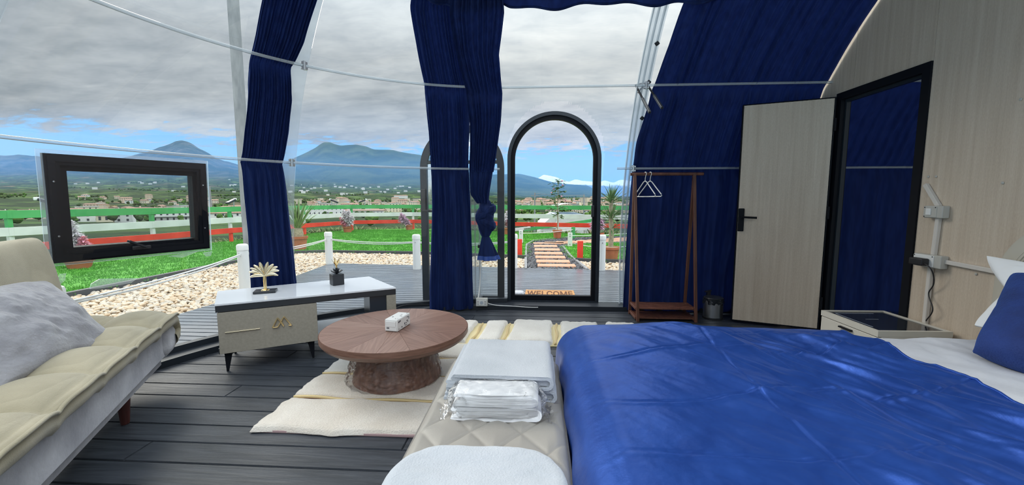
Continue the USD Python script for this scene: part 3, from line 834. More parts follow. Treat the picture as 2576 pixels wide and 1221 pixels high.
# knot: an outer wrap of two crossing bands round the gathered cloth
t_ = np.linspace(0, 2 * PI, 40)
U, W = np.meshgrid(np.linspace(0, 2 * PI, 72), np.linspace(0, 1, 36), indexing='ij')
rz = (kz_top - kz_bot)
rad = 0.080 * np.sin(PI * (0.15 + 0.74 * W)) ** 0.8 + 0.012 * np.sin(3 * U + 9 * W) * np.sin(PI * W) + 0.014 * np.abs(np.sin(U * 1.0 + 7.5 * W + 0.6)) * np.sin(PI * W)
rad = rad + 0.010 * (fbm(np.stack([np.cos(U) * 2, np.sin(U) * 2, W * 6], -1), 3, 4) - 0.5)
K = np.stack([kc[0] + rad * np.cos(U) * 0.95, kc[1] + rad * np.sin(U) * 0.8, kz_bot + rz * W], -1)
obj('knot', grid(K), M['velvet'], c3, smooth=True)
zmid = (kz_top + kz_bot) / 2
for tilt_, dz_k, rk in ((0.55, 0.035, 0.074), (-0.35, -0.045, 0.070)):
    uu, ww = np.meshgrid(np.linspace(0, 2 * PI, 80), np.linspace(0, 2 * PI, 28), indexing='ij')
    thick_k = 0.030 + 0.010 * np.sin(uu * 1.0 + 1.0) + 0.005 * np.sin(uu * 9) * np.cos(ww * 2)
    rr_k = rk + thick_k * np.cos(ww) * 0.75
    xk, yk = rr_k * np.cos(uu), rr_k * np.sin(uu) * 0.85
    zk = thick_k * 1.35 * np.sin(ww) + tilt_ * xk + 0.006 * np.sin(ww * 5 + uu * 2)
    obj('knot_wrap', grid(np.stack([kc[0] + xk, kc[1] + yk, zmid + dz_k + zk], -1)), M['velvet'], c3, smooth=True)
tz = sight(1228, 650)[1]
W2 = np.linspace(0, 1, 30)
U, W = np.meshgrid(np.linspace(0, 2 * PI, 120), W2, indexing='ij')
rad = (0.030 + 0.072 * W ** 0.8) * (1 + 0.16 * np.sin(7 * U + 1.2) * W)
shift = 0.028 * W
K = np.stack([kc[0] + shift + rad * np.cos(U) * 1.0, kc[1] - 0.01 + rad * np.sin(U) * 0.55, kz_bot + 0.012 - (kz_bot + 0.012 - tz) * W * (1 - 0.05 * np.sin(U))], -1)
tl_ = obj('tail', grid(K), M['velvet'], c3, smooth=True)
K2 = K[:, -6:].copy()
K2[..., :2] = kc[None, None, :2] + (K2[..., :2] - kc[None, None, :2]) * 1.03
obj('satin_hem', grid(K2), M['hem'], tl_, smooth=True)

L4 = S([(1716, 2), (1680, 110), (1643, 212), (1622, 280), (1603, 350), (1591, 420), (1582, 520), (1574, 640), (1568, 740)])
L4.append((L4[-1][0], 0.02))
V_OVER = Z_LOW + (math.radians(103.0) - PHI_HANG) * R
L4.insert(0, (1.30, V_TOP + 0.12))
L4.insert(0, (1.30, V_OVER))
R4 = [(XW - X0 - 0.008, 0.02), (XW - X0 - 0.008, V_OVER)]
c4 = thing('curtain', 'wide navy velvet drape closing the dome behind the clothes rack', 'curtain')
obj('drape', curtain('x', L4, R4, 0.02, V_OVER, 11, 0.085, 21, '', nv=200, nu=420, off=0.04), M['velvet'], c4, smooth=True)
R5 = [(XE - X0 - 0.1, 0.02), (XE - X0 - 0.1, V_TOP + 0.2)]
L5 = [(XW - X0 + 0.09, 0.02), (XW - X0 + 0.09, V_TOP + 0.2)]
c5 = thing('curtain', 'navy velvet curtain seen through the open room door', 'curtain')
obj('drape', curtain('x', L5, R5, 0.02, V_OVER, 14, 0.06, 33, '', nv=100, nu=300, off=0.05), M['velvet'], c5, smooth=True)

# ceiling drape with a hanging valance edge at the front
g_ = np.linspace(sight(945, -4)[0], 1.46, 260)
ph_ = np.concatenate([np.linspace(math.radians(52.8), PI / 2, 60), np.linspace(PI / 2, math.radians(104), 20)[1:]])
G_, PH_ = np.meshgrid(g_, ph_, indexing='ij')
wav = 0.035 * fbm(np.stack([G_ * 1.7, PH_ * 0 + 3, PH_ * 0], -1), 3, 2) + 0.012 * np.sin(G_ * 7)
edge = np.clip((math.radians(58.15) - PH_) / math.radians(5), 0, 1)
PHx = PH_ - (wav - 0.018) / R * 1.6 * edge + 0.012
offc = 0.09 + 0.022 * np.sin(G_ * 19 + 2.2 * fbm(np.stack([G_ * 1.3, PH_ * 1.5, G_ * 0], -1), 2, 6)) + 0.02 * edge
PP = on_dome(G_, np.where((G_ < 0), np.minimum(PHx, PI / 2 - 1e-3), PHx), offc)
cd = thing('ceiling_drape', 'navy velvet drape lining the top of the dome, its scalloped edge above the doorway', 'curtain')
obj('drape', grid(PP), M['velvet'], cd, smooth=True)
hemP = on_dome(G_[:, :1] + 0 * np.linspace(0, 1, 9)[None], PHx[:, :1], offc[:, :1])
ang_ = np.linspace(0, 2 * PI, 9)
hemP = hemP + np.stack([0 * ang_, 0.008 * np.cos(ang_), 0.010 * np.sin(ang_)], -1)[None]
obj('rolled_hem', grid(hemP), M['velvet'], cd, smooth=True)

# black latch bracket hooked on the upper rail
bk = thing('latch_bracket', 'black metal latch bracket with two arms hanging from the upper rail', 'bracket')
p0 = on_dome(1.06, math.asin((Z_UP - Z0) / R), 0.07)
pa = CAM + 3.57 * (FW + (1599 - 1288) / F * RT - (214 - 610.5) / F * UP)
pb = CAM + 3.57 * (FW + (1626 - 1288) / F * RT - (209 - 610.5) / F * UP)
pc = CAM + 3.28 * (FW + (1634 - 1288) / F * RT - (282 - 610.5) / F * UP)
pd = CAM + 3.28 * (FW + (1665 - 1288) / F * RT - (271 - 610.5) / F * UP)
obj('cross_bar', bar(pa, pb, 0.014), M['blackmetal'], bk)
for q0, q1, dn in ((pa, pc, 0), (pb, pd, 1)):
    ar = obj('arm', bar(q0, q1, 0.012, 0.014), M['blackmetal'], bk)
    md = q0 + (q1 - q0) * 0.52
    obj('sleeve', bar(md, q1 + (q1 - q0) * 0.02, 0.02, 0.02), M['blacksatin'], ar)
obj('hook', tube(smooth_path([pb, (pb + p0) / 2 + [0, 0, 0.01], p0], 8), 0.008, 8), M['steel'], bk)

# ------------------------------------------------------------------ sofa (local x from its far end towards the camera, y from front to back)
sf = np.array([-2.205, 2.335])
sd = np.array([0.485, -0.8745])            # along the front
sb = np.array([-0.8745, -0.485])           # towards the back
sofa = facing('sofa', (*sf, 0), (*sd, 0), (*sb, 0), (0, 0, 1), 'beige tufted sofa bed with grey velvet base and dark tapered wooden legs', 'sofa')
SL, SD = 1.95, 0.46
nx, ny = 200, 70
X, Y = np.meshgrid(np.linspace(0, SL, nx), np.linspace(0, SD, ny), indexing='ij')
su = np.abs(np.sin(PI * (X - 0.02) / 0.325))
sv = np.abs(np.sin(PI * (Y - 0.03) / 0.225))
puff = (0.15 + 0.85 * np.clip(su, 0, 1) ** 0.42) * (0.25 + 0.75 * np.clip(sv, 0, 1) ** 0.42)
e = np.clip(np.minimum(np.minimum(X, SL - X), np.minimum(Y + 0.02, SD + 0.05 - Y)) / 0.10, 0, 1)
edge = np.sqrt(1 - (1 - e) ** 2)
top = 0.375 + 0.030 * edge + 0.064 * puff * edge ** 0.7 + 0.006 * fbm(np.stack([X * 6, Y * 6, X * 0], -1), 3, 3)
wob = 0.012 * np.sin(PI * (X - 0.02) / 0.325) ** 2
Tp = np.stack([X, Y - wob * (Y < 0.2) * (1 - Y / 0.2), top], -1)
front = Tp[:, 0]
rows = [np.stack([front[:, 0], front[:, 1] + dyy, front[:, 2] - dz], -1) for dyy, dz in ((0.045, 0.075), (0.012, 0.07), (-0.006, 0.05), (-0.008, 0.028), (-0.004, 0.010))]
Tp2 = np.concatenate([np.stack(rows, 1), Tp], 1)
endA = [Tp2[0] + [dx, 0, 0] - np.array([0, 0, 1.0]) * dz for dx, dz in ((0.06, 0.08), (0.0, 0.06), (-0.010, 0.035), (-0.006, 0.012))]
Tp3 = np.concatenate([np.stack(endA, 0), Tp2], 0)
st = obj('seat', grid(Tp3), M['beige'], sofa, smooth=True)
pip = front + np.array([0, -0.008, 0.002])
obj('piping', tube(pip[2:], 0.007, 8), M['beige'], st, smooth=True)
# grey skirt with a rounded far end
skp = sbox(0.10, 0.03, SL, SD - 0.05).union(Polygon([(0.02, 0.20), (0.035, 0.09), (0.09, 0.035), (0.2, 0.03), (0.2, SD - 0.05), (0.02, SD - 0.06)]))
sk = obj('base', join(extr(skp, 0.20, 0.372), extr(skp.buffer(-0.035), 0.135, 0.20)), M['greyvelvet'], sofa, smooth=25)
obj('end_roll', rbox(-0.035, 0.22, 0.006, SD + 0.03, 0.165, 0.385, 0.085, 28), M['greyvelvet'], sk, smooth=True)
for lx, ly in ((0.55, 0.10), (0.55, SD - 0.16), (1.75, 0.10), (1.75, SD - 0.16)):
    obj('leg', join(lathe([(0, 0), (0.016, 0), (0.018, 0.004), (0.030, 0.15), (0, 0.15)], 20, (lx, ly, 0))), M['legwood'], sofa)
# reclining back
Xb, Tb = np.meshgrid(np.linspace(0.06, SL, 120), np.linspace(0, 1, 60), indexing='ij')
rec = math.radians(8)
hgt = 0.53
thick = 0.15
ang_ = Tb * 2 * PI
cxs = np.sign(np.cos(ang_)) * np.abs(np.cos(ang_)) ** 0.55
szs = np.sign(np.sin(ang_)) * np.abs(np.sin(ang_)) ** 0.55
endr = np.clip(np.minimum(Xb - 0.06, SL - Xb) / 0.07, 0, 1)
endr = np.sqrt(1 - (1 - endr) ** 2) * 0.9 + 0.1
wv = 1 + 0.05 * np.abs(np.sin(PI * Xb / 0.325))
cz = hgt / 2 * szs * (0.90 + 0.10 * endr)
cy = thick / 2 * cxs * endr * wv
bk_y = SD + 0.035 + (cz + hgt / 2) * math.sin(rec) + cy * math.cos(rec)
bk_z = 0.38 + (cz + hgt / 2) * math.cos(rec) - cy * math.sin(rec)
bm = grid(np.stack([Xb + 0.02 * (1 - endr), bk_y, bk_z], -1))
obj('backrest', bm, M['beige'], sofa, smooth=True)


def pillow_mesh(w, h, t, n=56, corner=0.10, p=2.4, seed=0, wr=0.0, fl=0.0):
    u, v = np.meshgrid(np.linspace(-1, 1, n), np.linspace(-1, 1, n), indexing='ij')
    pr = np.clip((1 - np.abs(u) ** p) * (1 - np.abs(v) ** p), 0, 1) ** 0.5
    sx = 1 - corner * (1 - v ** 2) * 0.9
    sy = 1 - corner * (1 - u ** 2) * 0.9
    base = np.stack([u * w / 2 * (1 - corner * (1 - np.abs(v)) ** 1.5 * np.abs(u) ** 3), v * h / 2 * (1 - corner * (1 - np.abs(u)) ** 1.5 * np.abs(v) ** 3)], -1)
    nz = wr * (fbm(np.stack([u * 3, v * 3, u * 0 + seed], -1), 4, seed) - 0.5)
    A = np.concatenate([base, (t / 2 * pr + nz * pr + 0.004)[..., None]], -1)
    B = np.concatenate([base, (-t / 2 * pr + nz * pr - 0.004)[..., None]], -1)
    m = join(grid(A), as_tm((grid(B).vertices, grid(B).faces[:, ::-1])))
    rim = np.concatenate([A[:, 0], A[-1], A[::-1, -1], A[0, ::-1]])
    rim2 = np.concatenate([B[:, 0], B[-1], B[::-1, -1], B[0, ::-1]])
    return join(m, grid(np.stack([rim, rim2], 1)))


def sheared(m, org, ex, ey, ez):
    T = np.eye(4)
    T[:3, 0], T[:3, 1], T[:3, 2], T[:3, 3] = ex, ey, ez, org
    m = as_tm(m).copy()
    m.apply_transform(T)
    return m


def placed(m, org, ex, ey):
    ex, ey = np.array(ex, float), np.array(ey, float)
    ex /= np.linalg.norm(ex)
    ey = ey - ex * (ex @ ey)
    ey /= np.linalg.norm(ey)
    T = np.eye(4)
    T[:3, 0], T[:3, 1], T[:3, 2], T[:3, 3] = ex, ey, np.cross(ex, ey), org
    m = as_tm(m).copy()
    m.apply_transform(T)
    return m


# grey scatter cushion leaning on the sofa back
d3_, b3_ = np.array([*sd, 0]), np.array([*sb, 0])
cc = np.array([*sf, 0]) + d3_ * 0.70 + b3_ * 0.33 + np.array([0, 0, 0.570])
ev = b3_ * 0.52 + np.array([0, 0, 0.62])
cush = placed(pillow_mesh(0.66, 0.47, 0.18, seed=3, wr=0.05, corner=0.13), cc, d3_ + 0.28 * (b3_ * 0.6 + np.array([0, 0, 0.5])), ev)
solo('scatter_cushion', cush, M['greypillow'], 'grey suede scatter cushion lying against the beige sofa back', 'cushion', smooth=True)

# ------------------------------------------------------------------ television cabinet
fl_, fr_ = np.array([-2.005, 2.385]), np.array([-1.045, 2.955])
bl_, br_ = np.array([-2.285, 2.755]), np.array([-1.43, 3.38])
ce = (fr_ - fl_) / np.linalg.norm(fr_ - fl_)
cn = np.array([-ce[1], ce[0]])                    # to the back
cab = facing('tv_cabinet', (*fl_, 0), (*ce, 0), (*cn, 0), (0, 0, 1), 'low white topped television cabinet with taupe drawer, gold emblem and black legs', 'cabinet')
loc = lambda q: (float((q - fl_) @ ce), float((q - fl_) @ cn))
quad = Polygon([loc(fl_), loc(fr_), loc(br_), loc(bl_)])
CL, CD = loc(fr_)[0], 0.42
tt = 0.452
obj('worktop', join(extr(quad.buffer(-0.0015), tt - 0.010, tt), extr(quad.buffer(-0.004), tt - 0.012, tt - 0.010)), M['whitegloss'], cab, smooth=False)
obj('edge_band', extr(quad.buffer(-0.003), tt - 0.052, tt - 0.012), M['blacksatin'], cab, smooth=False)
DW = 0.575
body = obj('body', cbox(0.012, DW - 0.004, 0.022, CD, 0.135, tt - 0.053, 0.002), M['creamlacquer'], cab, smooth=False)
dr = obj('drawer_front', cbox(0.010, DW, 0.0, 0.02, 0.128, tt - 0.056, 0.002), M['taupefront'], cab, smooth=False)
obj('handle_strip', cbox(0.045, 0.235, -0.006, 0.001, 0.262, 0.268, 0.001), M['palegold'], dr, smooth=False)
# gold emblem: two peaks crossing like a letter M
E0 = np.array([0.305, -0.005, 0.262])
pts = [(0.0, 0.0), (0.032, 0.062), (0.066, 0.004), (0.034, 0.004), (0.0, 0.0)]
pts2 = [(0.028, 0.064), (0.056, 0.030), (0.078, 0.0)]
pts3 = [(0.034, 0.004), (0.070, 0.064), (0.112, 0.002)]
strokes = []
for poly in ([(0, 0), (0.033, 0.062), (0.066, 0.0)], [(0, 0), (0.030, 0.0), (0.070, 0.066), (0.112, 0.0), (0.094, 0.004)], [(0.052, 0.034), (0.066, 0.004)]):
    for (x0, z0), (x1, z1) in zip(poly[:-1], poly[1:]):
        strokes.append(bar(E0 + [x0, 0, z0], E0 + [x1, 0, z1], 0.006, 0.008, up=(0, 1, 0)))
obj('emblem', join(*strokes), M['gold'], dr, smooth=False)
obj('corner_trim', cbox(0.004, 0.012, 0.004, 0.03, 0.128, 0.165, 0.001), M['blacksatin'], dr, smooth=False)
obj('shelf', cbox(DW, CL - 0.005, 0.03, CD + 0.02, 0.130, 0.152, 0.002), M['greygloss'], cab, smooth=False)
obj('end_panel', cbox(CL - 0.072, CL - 0.004, 0.004, 0.34, 0.0, tt - 0.053, 0.002), M['taupefront'], cab, smooth=False)
obj('end_box', cbox(CL - 0.190, CL - 0.072, 0.018, 0.34, 0.0, tt - 0.053, 0.002), M['slategloss'], cab, smooth=False)


def slant_leg(x, y, sx, sy):
    a_ = np.array([[x, y], [x + sx * 0.075, y + sy * 0.005]])
    t0 = np.array([(x - sx * 0.0, y, 0.0), (x + sx * 0.012, y, 0.0), (x + sx * 0.012, y + sy * 0.010, 0.0), (x, y + sy * 0.010, 0.0)])
    t1 = np.array([(x - sx * 0.005, y, 0.112), (x + sx * 0.035, y, 0.112), (x + sx * 0.035, y + sy * 0.022, 0.112), (x - sx * 0.005, y + sy * 0.022, 0.112)])
    t2 = np.array([(x - sx * 0.008, y, 0.133), (x + sx * 0.095, y, 0.133), (x + sx * 0.095, y + sy * 0.024, 0.133), (x - sx * 0.008, y + sy * 0.024, 0.133)])
    return join(trimesh.convex.convex_hull(np.vstack([t0, t1])), trimesh.convex.convex_hull(np.vstack([t1, t2])))


for x, y, sx, sy in ((0.035, 0.03, 1, 1), (0.035, CD - 0.03, 1, -1), (DW - 0.03, 0.03, -1, 1), (DW - 0.03, CD - 0.03, -1, -1)):
    obj('leg', slant_leg(x, y, sx, sy), M['blackmetal'], cab, smooth=False)

# ornaments on the cabinet
ca = math.degrees(math.atan2(ce[1], ce[0]))
p = at(668, 736, tt)
pal = thing('palm_ornament', 'gold palm tree ornament on a black base', 'ornament', (p[0], p[1], tt), ca - 6, scale=1.25)
obj('base', cbox(-0.055, 0.055, -0.038, 0.038, 0, 0.014, 0.002), M['blacksatin'], pal, smooth=False)
obj('foot', lathe([(0, 0.014), (0.022, 0.014), (0.020, 0.018), (0.009, 0.022), (0, 0.022)], 20), M['gold'], pal)
obj('trunk', lathe([(0, 0.02), (0.0085, 0.02), (0.0080, 0.06), (0.0088, 0.062), (0.0075, 0.095), (0.006, 0.10), (0, 0.10)], 16), M['gold'], pal)


def frond(a0, L, ht, seed):
    s = np.linspace(0, 1, 10)
    x = L * s * math.cos(a0)
    z = 0.095 + L * s * math.sin(a0) + ht * np.sin(PI * s * 0.8)
    x = x * (1 + 0.12 * s)
    w = 0.0105 * np.sin(PI * (0.08 + 0.87 * s)) ** 0.6
    d_ = np.stack([np.gradient(x), 0 * s, np.gradient(z)], 1)
    d_ /= np.linalg.norm(d_, axis=1, keepdims=True)
    nrm = np.stack([-d_[:, 2], 0 * s, d_[:, 0]], 1)
    ctr = np.stack([x, 0 * s + 0.004 * seed, z], 1)
    a_, b_ = ctr + nrm * w[:, None], ctr - nrm * w[:, None]
    m_ = ctr + np.array([0, -0.005, 0])
    k_ = ctr + np.array([0, 0.003, 0])
    return grid(np.stack([a_, m_, b_, k_, a_], 1))


for k, (a0, L, ht) in enumerate(((-8, 0.062, 0.012), (14, 0.068, 0.014), (34, 0.072, 0.012), (54, 0.074, 0.008), (76, 0.078, 0.004), (104, 0.078, 0.004), (126, 0.074, 0.008), (146, 0.072, 0.012), (166, 0.068, 0.014), (188, 0.062, 0.012))):
    obj('frond', frond(math.radians(a0), L, ht, (k % 3) - 1), M['palegold'], pal, smooth=True)
p = at(848, 716, tt)
pl = thing('planter_ornament', 'black cube planter ornament with black succulent and golden bud', 'ornament', (p[0], p[1], tt), ca + 14)
obj('pot', cbox(-0.042, 0.042, -0.042, 0.042, 0, 0.085, 0.003), M['blacksatin'], pl, smooth=False)


def petal(L, w, t, tilt, az, base, up=0.3):
    s = np.linspace(0, 1, 8)
    wv = w * np.sin(PI * (0.12 + 0.86 * s)) ** 0.7
    z = L * s * math.sin(tilt) + up * L * s ** 2 * 0.4
    r = L * s * math.cos(tilt)
    ctr = np.stack([r, 0 * s, z], 1)
    q = np.stack([ctr + np.stack([0 * s, wv, 0 * s + t * 0.5], 1), ctr - [0, 0, t], ctr + np.stack([0 * s, -wv, 0 * s + t * 0.5], 1), ctr + [0, 0, t], ctr + np.stack([0 * s, wv, 0 * s + t * 0.5], 1)], 1)
    return moved(grid(q), base, az)


lv = []
for k in range(26):
    ring_ = k // 9
    lv.append(petal(0.048 - 0.008 * ring_, 0.008, 0.003, math.radians(22 + 27 * ring_), k * 2.4, (0, 0, 0.086 + 0.004 * ring_)))
for k, m_ in enumerate(lv):
    obj('succulent_leaf', m_, M['blacksatin'], pl, smooth=True)
obj('stem', tube([(0, 0, 0.09), (0.002, 0, 0.125), (0, 0, 0.15)], 0.006, 10), M['gold'], pl)
for k in range(5):
    obj('bud_petal', petal(0.05, 0.011, 0.003, math.radians(52 + 9 * (k % 2)), k * 1.257 + 0.4, (0, 0, 0.143), 0.8), M['gold'], pl, smooth=True)

# ------------------------------------------------------------------ round coffee table
TX, TY, TR, TH = -0.845, 2.372, 0.432, 0.335
tab = thing('coffee_table', 'round walnut coffee table with sunburst veneer and flared pedestal in plastic film', 'table', (TX, TY, 0))
NW = 16
for k in range(NW):
    a0, a1 = 2 * PI * k / NW + 0.1, 2 * PI * (k + 1) / NW + 0.1
    n = 7
    aa = np.linspace(a0, a1, n)
    r_ = TR - 0.004
    gap = 0.0006
    top_ = np.vstack([[0, 0]] + [[[r_ * math.cos(t), r_ * math.sin(t)] for t in aa]])
    pg = Polygon(top_).buffer(-gap)
    m_ = extr(pg, TH - 0.006, TH)
    am = (a0 + a1) / 2
    side = am + (0.34 if k % 2 else -0.34)
    uvs = np.stack([m_.vertices[:, 0] * math.cos(side) + m_.vertices[:, 1] * math.sin(side), -m_.vertices[:, 0] * math.sin(side) + m_.vertices[:, 1] * math.cos(side)], 1) + k * 3.1
    obj('veneer_wedge', (np.array(m_.vertices), np.array(m_.faces)), M['walnut'][(k * 2 + k // 3) % 3], tab, smooth=False, uv=uvs)
pr = [(0, TH - 0.0055), (TR - 0.006, TH - 0.0055), (TR - 0.001, TH - 0.001), (TR, TH - 0.003), (TR, TH - 0.030)]
pr += [(TR - 0.004 - 0.115 * (1 - math.cos(t)), TH - 0.030 - 0.048 * math.sin(t)) for t in np.linspace(0.1, PI / 2, 10)]
pr += [(0.20, TH - 0.080), (0, TH - 0.080)]
obj('rim', lathe(pr, 96), M['walnutside'], tab, smooth=40)
bz0 = 0.035
ped = obj('pedestal', lathe([(0, bz0), (0.262, bz0), (0.250, bz0 + 0.06), (0.228, bz0 + 0.13), (0.212, TH - 0.081), (0, TH - 0.0805)], 72), M['walnutbase'], tab, smooth=40)
U, W = np.meshgrid(np.linspace(0, 2 * PI, 220), np.linspace(0, 1, 60), indexing='ij')
base_r = np.interp(W, [0, 0.26, 0.57, 1], [0.262, 0.250, 0.228, 0.212])
cr = fbm(np.stack([np.cos(U) * 5, np.sin(U) * 5, W * 5], -1), 4, 5)
rid = np.abs(fbm(np.stack([np.cos(U) * 9, np.sin(U) * 9, W * 4 + U], -1), 3, 9) - 0.5) * 2
rr_ = base_r + 0.005 + 0.018 * np.clip(cr - 0.42, 0, 1) * 2 - 0.010 * np.exp(-(rid / 0.08) ** 2) + 0.035 * np.clip(W - 0.6, 0, 1) * (cr - 0.1) + 0.05 * np.clip(np.cos(U - 3.6), 0, 1) ** 6 * (0.3 + cr * 0.7)
rr_ = np.maximum(rr_, base_r + 0.004)
obj('plastic_film', grid(np.stack([rr_ * np.cos(U), rr_ * np.sin(U), bz0 + 0.001 + W * (TH - 0.083 - bz0)], -1)), M['wrap'], tab, smooth=True)

# tissue pack on the table
e0, e1 = at(968, 834, TH), at(1003, 837, TH)
tv = (e1 - e0) / np.linalg.norm(e1 - e0)
ta = math.degrees(math.atan2(tv[1], tv[0])) + 1.5
tp = thing('tissue_pack', 'white wrapped paper tissue pack on the round table', 'tissue pack', (e0[0], e0[1], TH), ta)
TWd, TLn, THt = 0.082, 0.165, 0.073
obj('body', rbox(0, TWd, 0, TLn, 0, THt, 0.007), M['tissue'], tp)
obj('end_flap', join(cbox(0.006, TWd - 0.006, -0.003, 0.002, 0.006, 0.035, 0.001), cbox(0.01, TWd - 0.01, -0.0045, 0.0, 0.03, 0.062, 0.001)), M['tissue'], tp, smooth=False)
pk = []
for x0, z0, w_, h_ in ((0.015, 0.020, 0.016, 0.006),):
    pk.append(cbox(x0, x0 + w_, -0.0052, -0.0044, z0, z0 + h_, 0.0002))
for y0, z0, w_, h_ in ((0.012, 0.050, 0.012, 0.010), (0.026, 0.052, 0.010, 0.009), (0.038, 0.053, 0.004, 0.009), (0.085, 0.020, 0.010, 0.012), (0.015, 0.010, 0.006, 0.006), (0.05, 0.012, 0.010, 0.007), (0.11, 0.035, 0.020, 0.004), (0.105, 0.022, 0.008, 0.008), (0.125, 0.024, 0.006, 0.012), (0.14, 0.04, 0.006, 0.018), (0.12, 0.055, 0.016, 0.004), (0.09, 0.012, 0.030, 0.003)):
    pk.append(cbox(TWd - 0.0004, TWd + 0.0004, y0, y0 + w_, z0, z0 + h_, 0.0001))
for x0, y0, w_, h_ in ((0.055, 0.02, 0.008, 0.006), (0.068, 0.025, 0.005, 0.005), (0.055, 0.08, 0.014, 0.008), (0.045, 0.11, 0.012, 0.005), (0.066, 0.14, 0.008, 0.008), (0.02, 0.05, 0.008, 0.012)):
    pk.append(cbox(x0, x0 + w_, y0, y0 + h_, THt - 0.0004, THt + 0.0004, 0.0001))
obj('print', join(*pk), M['ink'], tp, smooth=False)

# ------------------------------------------------------------------ fur rugs
def fur_pad(x0, x1, y0, y1, h=0.032, seed=0, n=(70, 40), ext=0.0, flip=False, skew=0.0, z0=0.0):
    u, v = np.meshgrid(np.linspace(0, 1, n[0]), np.linspace(0, 1, n[1]), indexing='ij')
    e_ = np.minimum(np.minimum(u * (x1 - x0), (1 - u) * (x1 - x0)), np.minimum(v * (y1 - y0), (1 - v) * (y1 - y0)))
    prof_ = np.sqrt(np.clip(1 - (1 - np.clip(e_ / 0.035, 0, 1)) ** 2, 0, 1))
    x = x0 + (x1 - x0) * u + 0.018 * (fbm(np.stack([v * 4 + seed, u * 0, u * 0], -1), 3, seed) - 0.5) * np.cos(PI * u) * 2
    y = y0 + (y1 - y0) * v + 0.018 * (fbm(np.stack([u * 7 + seed, u * 0 + 4, u * 0], -1), 3, seed) - 0.5) * np.cos(PI * v) * 2
    z = z0 + 0.004 + h * prof_ * (0.90 + 0.16 * fbm(np.stack([x * 5, y * 5, x * 0 + seed], -1), 3, seed) + 0.05 * fbm(np.stack([x * 60, y * 60, x * 0], -1), 2, 2))
    x = x + skew * (y - y0)
    A = np.stack([x, y, z], -1)
    rim = np.concatenate([A[:, 0], A[-1, 1:], A[-2::-1, -1], A[0, -2:0:-1]])
    low = rim.copy()
    low[:, 2] = z0
    return join(grid(A), grid(np.stack([np.vstack([rim, rim[:1]]), np.vstack([low, low[:1]])], 1)))


rug = thing('fur_rug', 'cream faux fur rug with gold strips, under the round table', 'rug')
RX0, RX1 = -1.345, 0.05
bands = [(1.765, 2.065, 'fur'), (2.095, 2.375, 'fur'), (2.40, 2.655, 'furwhite'), (2.685, 2.96, 'furwhite')]
obj('backing', rbox(RX0 + 0.012, RX1, 1.768, 2.955, 0.0, 0.014, 0.004, 8), M['rugback'], rug)
for k, (y0, y1, mm) in enumerate(bands):
    obj('fur_band', fur_pad(RX0, RX1, y0, y1, 0.027, seed=k + 1, n=(110, 40), z0=0.006), M[mm], rug, smooth=True)
for (a0, b0), (a1, b1) in zip([q[:2] for q in bands][:-1], [q[:2] for q in bands][1:]):
    xs = np.linspace(RX0 + 0.015, RX1 - 0.01, 40)
    ym = (b0 + a1) / 2
    obj('gold_strip', tube(np.stack([xs, ym + 0.006 * np.sin(xs * 9), 0.020 + 0.005 * np.sin(xs * 14)], 1), 0.009, 8), M['goldfabric'], rug, smooth=True)
rug2 = thing('fur_rug', 'white faux fur rug with pale yellow strips, beyond the bench by the doorway', 'rug')
obj('backing', rbox(-0.80, 0.85, 3.0, 3.53, 0.0, 0.012, 0.004, 8), M['yellowbacking'], rug2)
pads = [(-0.80, -0.545), (-0.455, -0.290), (-0.225, 0.115), (0.185, 0.50), (0.56, 0.84)]
for k, (x0, x1) in enumerate(pads):
    obj('fur_band', fur_pad(x0, x1, 3.005, 3.545 + (0.03 if k == 2 else 0), 0.036, seed=20 + k, n=(40, 60), skew=0.06, z0=0.006), M['furwhite'], rug2, smooth=True)
for k, x in enumerate((-0.500, -0.258, 0.150)):
    ys_ = np.linspace(3.01, 3.52, 24)
    obj('gold_strip', tube(np.stack([x + 0.06 * (ys_ - 3.0) + 0.006 * np.sin(ys_ * 16), ys_, 0.016 + 0.005 * np.sin(ys_ * 21 + k)], 1), 0.010, 8), M['goldfabric'], rug2, smooth=True)

# ------------------------------------------------------------------ quilted bench at the foot of the bed
BX0, BX1, BY0, BY1, BZ = -0.345, 0.088, 0.28, 1.672, 0.45
bench = thing('bench', 'narrow taupe quilted bench standing along the foot of the bed', 'bench')
u, v = np.meshgrid(np.linspace(BX0, BX1, 110), np.linspace(BY0, BY1, 300), indexing='ij')
s1 = (u + 0.184) / 0.0725 + (v - 1.095) / 0.092
s2 = (u + 0.184) / 0.0725 - (v - 1.095) / 0.092
q = np.minimum(np.abs(np.sin(PI * s1 / 2)), np.abs(np.sin(PI * s2 / 2)))
dist = np.clip(q, 0, 1) ** 0.75
e_ = np.minimum(np.minimum(u - BX0, BX1 - u), np.minimum(v - BY0, BY1 - v))
prof_ = np.sqrt(np.clip(1 - (1 - np.clip(e_ / 0.035, 0, 1)) ** 2, 0, 1))
cr_ = 0.045
z = BZ - 0.030 + 0.020 * prof_ + 0.013 * dist ** 0.6 * np.clip(e_ / 0.03, 0.15, 1)


def round_corner(u, v, x0, x1, y0, y1, r):
    """Pulls a rectangular grid in to rounded plan corners."""
    cx, cy = np.clip(u, x0 + r, x1 - r), np.clip(v, y0 + r, y1 - r)
    dx, dy_ = u - cx, v - cy
    k = np.maximum(np.abs(dx), np.abs(dy_)) / np.maximum(np.hypot(dx, dy_), 1e-9)
    k = np.where((np.abs(dx) > 1e-9) & (np.abs(dy_) > 1e-9), k, 1.0)
    return cx + dx * k, cy + dy_ * k


